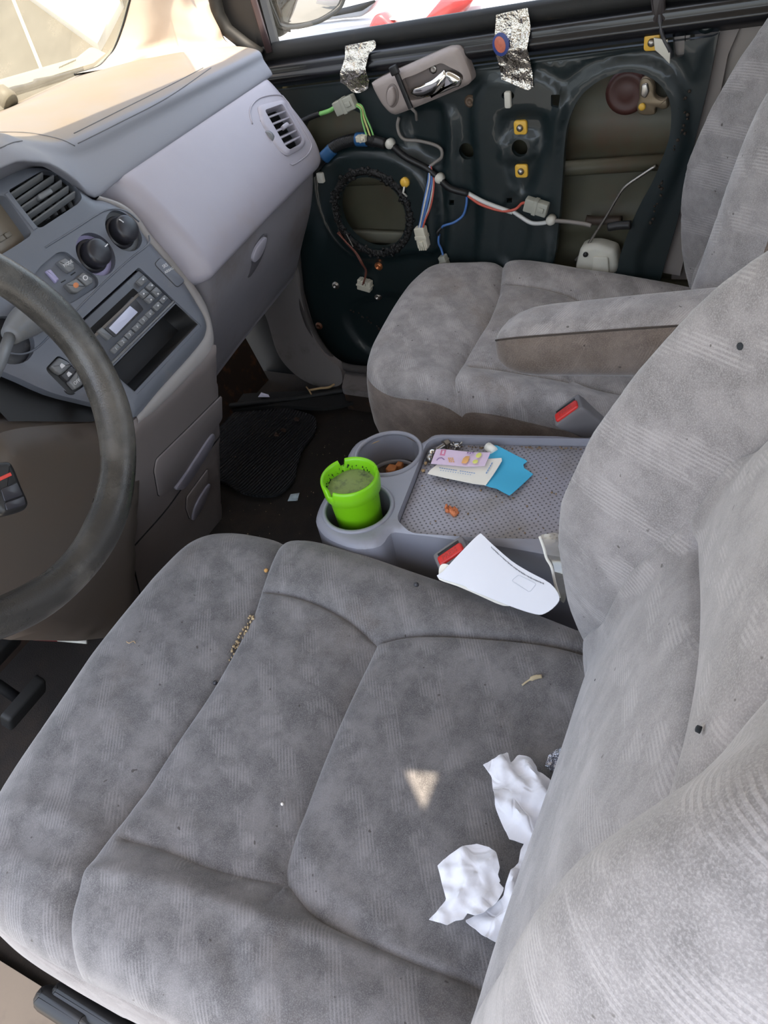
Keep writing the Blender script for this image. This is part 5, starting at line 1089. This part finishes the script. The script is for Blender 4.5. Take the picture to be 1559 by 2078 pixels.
bn, Fn = sheet('pink_banknote', [(886, 913), (900, 913), (960, 918), (996, 918), (984, 945), (945, 946), (875, 942), (880, 928)], ZM+.0125, NOTE, 'pink and lilac banknote on top of the white leaflet', 'banknote', lambda Q: .001*np.sin(Q[:, 1]*60)+.0008)
def prt(par, F, px, m, h=.0022, r=None):
    pad('print', F, F.px(px) if r is None else ell(F.px([px])[0], r[0], r[1], n=16), h, .0002, .00005, m, par)
for i in range(16):
    x = 892+i*4.6; y = 950.5+i*.72
    if i in (8,): continue
    prt(wc_, Fw, [(x, y-.8), (x+3.4, y-.2), (x+3.4, y+1.1), (x, y+.6)], INK, .0012)
for i in range(13): prt(wc_, Fw, [(894+i*5, 955+i*.75), (896+i*5, 955.3+i*.75), (896+i*5, 956.4+i*.75), (894+i*5, 956.1+i*.75)], INK, .0012)
for i in range(5): prt(wc_, Fw, [(986+i*2.6, 962-i*4.6), (988+i*2.6, 962.5-i*4.6), (990+i*2.6, 958.8-i*4.6), (988+i*2.6, 958.2-i*4.6)], INK, .0012)
prt(bn, Fn, [(896, 915), (906, 915), (903, 927), (893, 926)], PNKI); prt(bn, Fn, [(899, 917), (903, 917), (901, 924), (897, 924)], NOTE, .0025)
for i in range(3):
    for j in range(3): prt(bn, Fn, [(910+i*4+j*1, 931+j*3.4), (912.4+i*4+j, 931+j*3.4), (912+i*4+j, 933.4+j*3.4), (909.6+i*4+j, 933.4+j*3.4)], ORGI)
prt(bn, Fn, [(940, 933), (946, 928), (954, 928), (951, 938), (946, 943), (937, 942)], ORGI); prt(bn, Fn, (972, 926), YELI, .0022, (.0060, .0040)); prt(bn, Fn, (965, 939), YELI, .0022, (.0045, .0040))
for q in ((950, 921), (955, 922), (960, 921)): prt(bn, Fn, [(q[0]-2, q[1]-1.4), (q[0]+2, q[1]-1.4), (q[0]+1.4, q[1]+1.2), (q[0]-1.6, q[1]+1.2)], MAUI)
V, F = tube_vf([Fn.p(Fn.px([q]), .0022)[0] for q in ((887, 936), (891, 932), (897, 931), (902, 935))], .0008, 5); mk('print', V, F, MAUI, bn)
# screws
b0, b1 = az(886, 913, ZM+.006), az(902, 903, ZM+.006); ax_ = (b1-b0)/np.linalg.norm(b1-b0); fS = Frame(b0, np.cross(ax_, (0, 0, 1)), np.cross(np.cross(ax_, (0, 0, 1)), ax_)*-1)
bolt = thing('hex_bolt', 'threaded steel bolt lying in the tray corner behind the banknote', 'bolt', b0); Ls = np.linalg.norm(b1-b0)
fS = Frame(b0, A(0, 0, 1), np.cross(ax_, A(0, 0, 1))); fS.n = ax_
prof = []
for i in range(14): prof += [(.0040, i*Ls/14), (.0030, (i+.5)*Ls/14)]
V, F = lathe_vf(b0, prof, 12, fS); mk('bolt_thread', V, F, STEEL, bolt)
V, F = lathe_vf(b1, [(.0075, 0), (.0075, .002), (.0062, .002), (.0062, .008)], 6, fS); mk('bolt_head', V, F, STEEL, bolt, sharp=30)
for q, lab in (((878, 921), 'bright round screw head in the tray corner nearest the bolt'), ((874, 931), 'dull round screw head in the tray corner below the bright one')):
    s_ = thing('round_head_screw', lab, 'screw', az(*q, ZM+.002)); V, F = lathe_vf(az(*q, ZM+.003), [(.006, -.003), (.0075, .002), (.006, .006), (.002, .008)], 16); mk('screw_head', V, F, CHROME if q[0] > 876 else STEEL, s_)
    V, F = box_vf(Frame(az(*q, ZM+.0105), (1, .4, 0), (0, 1, 0)), -.005, .005, -.0007, .0007, -.001, .001, .0002); mk('screw_slot', V, F, DGREY, s_)
nt = thing('spring_nut', 'small star-shaped metal spring nut beside the bolt', 'nut', az(928, 905, ZM))
V, F = lathe_vf(az(927, 905, ZM+.004), [(.005, -.003), (.005, .003), (.003, .004)], 10); mk('nut_ring', V, F, STEEL, nt)
for i in range(6):
    a = i*1.05; c = az(927, 905, ZM+.004); V, F = tube_vf([c+.004*A(math.cos(a), math.sin(a), 0), c+A(.009*math.cos(a), .009*math.sin(a), .003*(i % 3))], .0013, 5); mk('nut_prong', V, F, STEEL, nt)
mb = MB()
for i in range(16):
    c = az(914+RNG.normal()*6, 1035+RNG.normal()*4, ZM+.002); s = RNG.uniform(.002, .0045); V, F = lathe_vf(c, [(s, -.003), (s, .001), (s*.5, .004)], 6); mb.add(V+RNG.normal(size=V.shape)*.0008, F)
mb.build('orange_crumb', CARAMEL, tag=('flattened orange sweet crumb stuck in the middle of the tray mat', 'crumb'))
for q, lab in (((864, 940), 'tiny brown pebble on the left rim of the tray mat'), ((859, 955), 'tiny tan pebble below the brown one at the tray edge')):
    V, F = lathe_vf(az(*q, ZM+.002), [(.002, -.002), (.0032, 0), (.002, .002)], 7); mk('pebble', V+RNG.normal(size=V.shape)*.0003, F, WOOD, tag=(lab, 'pebble'))
# chips in the far cup well
zz = ZT-.052
for i, (q, s, lab) in enumerate((((796, 958), 12, 'largest orange-brown chip in the far cup well'), ((812, 950), 8, 'smaller rusty chip at the right of the far cup well'))):
    P = [(q[0]-s, q[1]+2), (q[0]-s*.3, q[1]-s*.7), (q[0]+s, q[1]-s*.4), (q[0]+s*.6, q[1]+s*.5), (q[0]-s*.5, q[1]+s*.6)]
    f = Frame((0, 0, zz), (1, 0, 0), (0, 1, 0)); pad('bark_chip', f, f.px(P), .002, .008, .002, mat('chip_brown', (176, 112, 66), .8, var=.3, vscale=90), tag=(lab, 'wood chip'))
V, F = tube_vf(cat([az(734, 914, ZT-.012), az(750, 902, ZT-.010), az(768, 894, ZT-.010), az(779, 889, ZT-.010)], 5), [.002]*15+[.0015], 6); mk('twig', V, F, WOOD, tag=('short dry twig caught on the wall of the far cup well', 'twig'))
# ---------------------------------------------------------------- green ashtray cup
CC = A(cw1[0]-.000, cw1[1]+.001); ztop = ZT+.058
tc = az(708, 962, ztop); CC = .35*CC+.65*tc[:2]
cup = thing('ashtray_cup', 'lime green plastic ashtray cup with notched rim in the near cup well', 'ashtray', (*CC, ZT-.068))
nt_ = 96; th = np.linspace(0, 2*np.pi, nt_+1)[:-1]
def ang(px): p = az(*px, ztop)[:2]-CC; return math.atan2(p[1], p[0])
nots = [ang((689, 926)), ang((771, 948)), ang((661, 1003))]
def zt(a): return 0 if min(abs((a-n+np.pi) % (2*np.pi)-np.pi) for n in nots) > .115 else -.011
Z0 = ZT-.066; rt = .0405
low = [(.030, Z0), (.0315, Z0+.002), (.0355, ztop-.030)]
V, F = lathe_vf((*CC, 0), low+[(.0385, ztop-.026), (.0385, ztop-.02)], nt_, None, True, False); mk('cup_body', V, F, GREEN, cup)
zs = np.array([zt(a) for a in th]); ct_, st_ = np.cos(th), np.sin(th)
def rg(r, z, wn): return np.stack([CC[0]+r*ct_, CC[1]+r*st_, z+wn*zs], 1)
V, F = loops([rg(.0385, ztop-.0275, 0), rg(.0405, ztop-.026, 0), rg(.0418, ztop-.004, .95), rg(.0412, ztop-.001, 1), rg(.0395, ztop, 1), rg(.0372, ztop-.001, 1), rg(.0362, ztop-.004, .95), rg(.0345, ztop-.02, 0), rg(.0335, ztop-.035, 0)]); mk('cup_rim', V, F, GREEN, cup, sharp=50)
fA = Frame((*CC, ztop-.022), (1, 0, 0), (0, 1, 0)); plate('ash_filter', fA, ell((0, 0), .0345, n=40), ASH, cup, step=.005, h=lambda Q: waves(Q, 5, .0025, 60, 300)+.002, depth=.004)
mb = MB()
for i in range(70):
    a = RNG.uniform(-.4, 2.9); r = .0345; z = ztop-.019+RNG.exponential()*.005; s = RNG.uniform(.0002, .0009)*(1 if i % 6 else 1.6)
    if z > ztop-.004: continue
    V, F = lathe_vf((CC[0]+r*math.cos(a), CC[1]+r*math.sin(a), z), [(s, -s), (s, s*.5), (s*.3, s)], 5); mb.add(V, F)
mb.build('ash_speck', BLK, cup, kind='stuff')
# ================================================================ BELT BUCKLES
def buckle(p0, p1, w, t, wid, label):
    """p0 base, p1 button end"""
    a = p1-p0; L_ = np.linalg.norm(a); a /= L_; b = thing('seatbelt_buckle', label, 'buckle', p0, 'seat belt buckles')
    f = Frame(p0, wid, np.cross(a, wid)); f.n = a; f.v = np.cross(a, f.u)
    R = [f.p(roundpoly([(-w*k, -t*k), (w*k, -t*k), (w*k, t*k), (-w*k, t*k)], .005), h) for k, h in ((.72, 0), (.85, L_*.5), (1., L_*.86), (1., L_*.98), (.93, L_))]
    V, F = loops(R, True, True); mk('buckle_body', V, F, mat('buckle_grey', (112, 108, 108), .45), b, sharp=50)
    o = pad('release_button', f, roundpoly([(-w*.80, -t*.72), (w*.80, -t*.72), (w*.80, t*.30), (-w*.80, t*.30)], .004), L_-.002, .006, .0025, RED, b)
    pad('tongue_slot', f, roundpoly([(-w*.7, t*.42), (w*.7, t*.42), (w*.7, t*.72), (-w*.7, t*.72)], .001), L_-.001, .0014, .0003, BLK, b)
    text('button_lettering', 'PRESS', f, (0, -t*.2), .0095, mat('press_print', (170, 60, 54), .5), o, rot=0, h=L_+.0042)
    return b
def buckle_px(p1px, X, p0px, L_, wpx, w, t, label):
    p1 = ax(*p1px, X); d = ray(*p0px); q = p1-CAM; m = q @ d; dd = q @ q-m*m
    p0 = CAM+d*(m+math.sqrt(max(L_*L_-dd, 1e-6))); a = (p1-p0)/np.linalg.norm(p1-p0)
    wid = onplane(*wpx[1], p1, a)-onplane(*wpx[0], p1, a); wid /= np.linalg.norm(wid)
    return buckle(p0, p1, w, t, wid, label)
buckle_px((1150, 832), .612, (1222, 878), .085, ((1118, 856), (1176, 814)), .026, .015, 'grey buckle with red button standing at the passenger seat side')
buckle_px((914, 1122), .302, (972, 1165), .080, ((886, 1140), (936, 1106)), .024, .014, 'red-buttoned buckle half hidden behind the white envelope')
# ================================================================ PAPERS ON THE DRIVER SEAT
FE = Frame(A(.004, 0, -.008)+onplane(1010, 1180, A(.285, -.12, .408), A(-.45, 0, 1)/np.linalg.norm(A(-.45, 0, 1))), (1, 0, .45), (0, 1, 0))
def env_h(Q):
    c = FE.px([(1010, 1175)])[0]; d = Q-c; return .004*np.sin(d[:, 0]*28+1)+.006*np.sin(d[:, 1]*22)+.006
ep = FE.px(cat([(975, 1093), (984, 1093), (1000, 1108), (1040, 1142), (1075, 1163), (1118, 1186), (1136, 1213), (1128, 1230), (1106, 1245), (1085, 1246), (1030, 1229), (985, 1212), (955, 1201), (946, 1194), (894, 1178), (906, 1166), (940, 1130)], 3, True))
env = plate('white_envelope', FE, ep, PAPER, h=env_h, step=.006, depth=.0015, bottom=True, tag=('white window envelope lying between the driver seat and the tray', 'envelope'))
ep2 = FE.px(cat([(895, 1180), (894, 1168), (897, 1155), (908, 1150), (930, 1160), (950, 1180), (990, 1200), (1040, 1222), (1020, 1228), (970, 1208), (930, 1192)], 3, True))
plate('folded_letter', FE, ep2, PAPERC, h=lambda Q: env_h(Q)-.0045+.0022*np.sin(Q[:, 0]*90), step=.006, depth=.001, bottom=True, tag=('crumpled white letter edge poking out under the envelope', 'letter'))
ew = ccw(FE.px(roundpoly([(1040, 1182), (1054, 1170), (1090, 1187), (1076, 1204)], 5))); V, F = tube_vf(FE.p(ew, env_h(ew)+.0002), .0004, 5, closed=True); mk('envelope_window', V, F, mat('window_line', (214, 217, 224), .7), env)
mb = MB(); l0, l1 = A(1001, 1117), A(1104, 1186)
for i in range(64):
    t = i/63; p = l0+(l1-l0)*t+A(0, 9*math.sin(t*3.1)); k = RNG.uniform(1.2, 3.4); q = FE.px([(p[0], p[1]-k*.5), (p[0]+.9, p[1]-k*.4), (p[0]+.7, p[1]+k*.6), (p[0]-.2, p[1]+k*.5)]); V, F = pad_vf(FE, q, 0, .0002, .00005); V = V+FE.n*(env_h(q).mean()+.0003); mb.add(V, F)
mb.build('envelope_barcode', INKG, env, kind='stuff')
FPp = Frame(ax(1115, 1150, .315), (0, -1, -.15), (.35, .0, 1))
pp = FPp.px(cat([(1096, 1088), (1112, 1084), (1135, 1084), (1150, 1120), (1150, 1200), (1145, 1222), (1136, 1214), (1128, 1190), (1120, 1150), (1108, 1130), (1106, 1112)], 3, True))
pk_ = plate('plastic_pouch', FPp, pp, PLAS, h=lambda Q: waves(Q, 9, .004, 50, 200), step=.006, depth=.0006, tag=('clear plastic pouch standing up against the driver backrest', 'plastic pouch'))
P = FPp.p(FPp.px(cat([(1096, 1088), (1104, 1110), (1110, 1132), (1120, 1150), (1127, 1182), (1136, 1212)], 4)), .001); V, F = tube_vf(P, .002, 6); mk('pouch_edge', V, F, PAPERC, pk_)
# tissues
def tissue(name, px, z0, seed, label, amp, folds):
    F = Frame(SEATP0+SEATN*z0, (1, 0, 0), (0, .49, .052)); P = ccw(F.px(resample(np.array(px, float)+np.random.default_rng(seed).normal(size=(len(px), 2))*1.5, 5, True))); r = np.random.default_rng(seed)
    fl = [(F.px(cat(l, 5)), a, w) for l, a, w in folds]
    def h(Q):
        z = np.zeros(len(Q))
        for i in range(14):
            k = r2.uniform(0, np.pi); f = r2.uniform(25, 110); u = (Q[:, 0]*math.cos(k)+Q[:, 1]*math.sin(k))*f+r2.uniform(0, 6); z += np.abs((u/np.pi) % 2-1)*25/f
        z = z/3.4*amp
        for i in range(16):
            k = r2.uniform(0, np.pi); f = r2.uniform(130, 420); u = (Q[:, 0]*math.cos(k)+Q[:, 1]*math.sin(k)+.01*np.sin(Q[:, 0]*60+i))*f+r2.uniform(0, 6); z += np.maximum(0, 1-np.abs(((u/np.pi) % 6)-3)*1.3)*.0022
        for l, a, w in fl: z += a*np.exp(-np.abs(dist(Q, l)/w))
        d = dist(Q, P, True); return z+amp*.5+.004*sstep(d/.02)
    def hs(Q):
        global r2
        r2 = np.random.default_rng(seed); return h(Q)
    return plate(name, F, P, TISS, h=hs, step=.0038, depth=.0012, sharp=70, tag=(label, 'tissue', 'crumpled tissues'))
tissue('crumpled_tissue', [(981, 1567), (1004, 1552), (1032, 1538), (1034, 1552), (1038, 1560), (1050, 1541), (1066, 1546), (1089, 1563), (1092, 1580), (1115, 1598), (1124, 1640), (1118, 1700), (1106, 1760), (1098, 1810), (1084, 1840), (1066, 1848), (1064, 1864), (1050, 1890), (1010, 1928), (985, 1915), (942, 1878), (980, 1862), (1020, 1840), (1024, 1815), (1030, 1790), (1050, 1768), (1056, 1740), (1062, 1722), (1034, 1712), (1020, 1685), (1002, 1652), (998, 1620), (997, 1588)], .012, 4, 'long crumpled white tissue running along the foot of the driver backrest', .010, [([(1020, 1556), (1045, 1600), (1056, 1612)], .006, .005), ([(1064, 1565), (1100, 1620), (1116, 1642)], .006, .004), ([(1000, 1640), (1030, 1655), (1070, 1680)], .007, .006), ([(1030, 1830), (1040, 1790), (1080, 1750)], .010, .008), ([(1000, 1890), (1040, 1860), (1066, 1850)], .007, .006)])
tissue('crumpled_tissue', [(891, 1766), (915, 1745), (950, 1728), (970, 1722), (990, 1728), (1004, 1742), (1012, 1772), (1010, 1788), (1015, 1798), (1012, 1802), (1021, 1815), (1020, 1826), (1008, 1846), (982, 1866), (966, 1872), (950, 1868), (940, 1876), (925, 1876), (905, 1890), (875, 1876), (876, 1868), (888, 1862), (906, 1834), (896, 1800)], .022, 8, 'flat folded white tissue in the middle of the driver cushion rear', .008, [([(918, 1850), (950, 1800), (1000, 1752)], .007, .004), ([(905, 1830), (940, 1800), (985, 1765)], -.004, .01), ([(1008, 1846), (985, 1830), (960, 1860)], .005, .006)])
# silver sweet wrapper and scrap by the backrest
FWp = Frame(SEATP0+SEATN*.008, (1, 0, 0), (0, .49, .052)); wp = ccw(FWp.px([(1106, 1556), (1112, 1540), (1126, 1530), (1142, 1528), (1146, 1560), (1130, 1572), (1116, 1572), (1112, 1560)]))
plate('silver_wrapper', FWp, wp, FOILW, h=lambda Q: .010+waves(Q, 31, .008, 120, 420), step=.0022, depth=.004, sharp=30, tag=('crumpled silver sweet wrapper tucked by the driver backrest', 'wrapper'))
pad('cardboard_scrap', FWp, FWp.px([(1121, 1578), (1126, 1578), (1124, 1592), (1119, 1592)]), -.002, .006, .001, mat('tan_card', (186, 136, 92), .8), tag=('tiny tan cardboard scrap under the silver wrapper', 'cardboard scrap'))
# marks on the driver backrest
def back_hit(px):
    F_, h0 = BACK['driver_seat']; d = ray(*px); P = CAM+np.linspace(.25, 1.3, 4000)[:, None]*d; q = P-F_.o; uv = np.stack([q @ F_.u, q @ F_.v], 1)
    i = np.where((np.abs(uv[:, 0]) < .285) & (uv[:, 1] > -.05) & (uv[:, 1] < .64) & (q @ F_.n < h0(uv)))[0][0]; return uv[i], F_, h0
for px, r, lab in (((1502, 703), .0024, 'dark round burn hole high on the driver backrest bolster'), ((1414, 1478), .0016, 'small dark pit in the middle of the driver backrest'), ((1208, 1380), .0011, 'tiny dark pit low on the driver backrest')):
    uv, F_, h0 = back_hit(px); g = 1e-3; gu, gv = [(h0(uv[None]+A(*e))-h0(uv[None]-A(*e)))[0]/(2*g) for e in ((g, 0), (0, g))]
    n_ = F_.n-gu*F_.u-gv*F_.v; n_ /= np.linalg.norm(n_); f = Frame(F_.p([uv], h0(uv[None]))[0], np.cross(n_, F_.v)*-1, F_.v); f.n = n_; f.v = np.cross(n_, f.u)
    V, F = lathe_vf(f.o, [(r*1.2, -.002), (r*1.1, .0001), (r*.7, .0004), (r*.3, .0003)], 14, f); mk('burn_hole', V, F, mat('burn_dark', (44, 48, 52), .9), tag=(lab, 'burn mark'))
# crumbs in the seam
def sp(px, lift=.002):
    q = onplane(*px, SEATP0, SEATN)[:2]-A(DSX, 0)
    for _ in range(3):
        z = float(dh(q[None])[0]); w = az(px[0], px[1], z); q = w[:2]-A(DSX, 0)
    return DF.p([q], float(dh(q[None])[0])+lift)[0]
mb = MB()
for i in range(46):
    t = RNG.random(); q = A(514, 1252)+(A(466, 1338)-A(514, 1252))*t+RNG.normal(size=2)*1.8; c = sp(q, .0015); s = RNG.uniform(.0007, .0019); V, F = lathe_vf(c, [(s*.7, -.001), (s, .0008), (s*.5, .0022)], 6); mb.add(V+RNG.normal(size=V.shape)*.0004, F)
mb.build('seam_crumbs', mat('crumb_straw', (186, 164, 128), .9, var=.2, vscale=300), kind='stuff', tag=('straw coloured crumbs caught in the front seam of the driver seat', 'crumbs'))
for q, m, s, lab in (((541, 1160), mat('crumb_ochre', (196, 150, 90), .9), .0032, 'ochre crumb on the front seam near the driver seat corner'), ((845, 1187), DGREY, .0035, 'dark burn speck on the right bolster of the driver seat'), ((435, 1383), DGREY, .003, 'dark grain in the middle of the front seam'), ((573, 1632), mat('crumb_white', (220, 214, 204), .9), .0018, 'tiny white speck beside the second cushion seam')):
    V, F = lathe_vf(sp(q, .0005), [(s, -.001), (s*.9, s*.5), (s*.3, s*.9)], 8); mk('seat_speck', V, F, m, tag=(lab, 'speck'))
P = [sp(q, .0015) for q in ((1060, 1392), (1072, 1383), (1086, 1376), (1100, 1374))]; V, F = tube_vf(cat(P, 4), [.0012]*6+[.003]*4+[.0025]*3, 6); mk('dry_grass_seed', V, F, mat('grass_seed', (186, 170, 138), .9), tag=('dry grass seed head lying on the driver seat centre panel', 'grass seed'))
for q, lab in (((266, 1306), 'pale fluff thread on the driver seat front roll'),):
    V, F = tube_vf(cat([sp((q[0]-8, q[1]-2)), sp((q[0]-2, q[1]+2), .003), sp((q[0]+6, q[1]-3)), sp((q[0]+10, q[1]+1))], 4), .0005, 5); mk('fluff_thread', V, F, WOOD, tag=(lab, 'thread'))
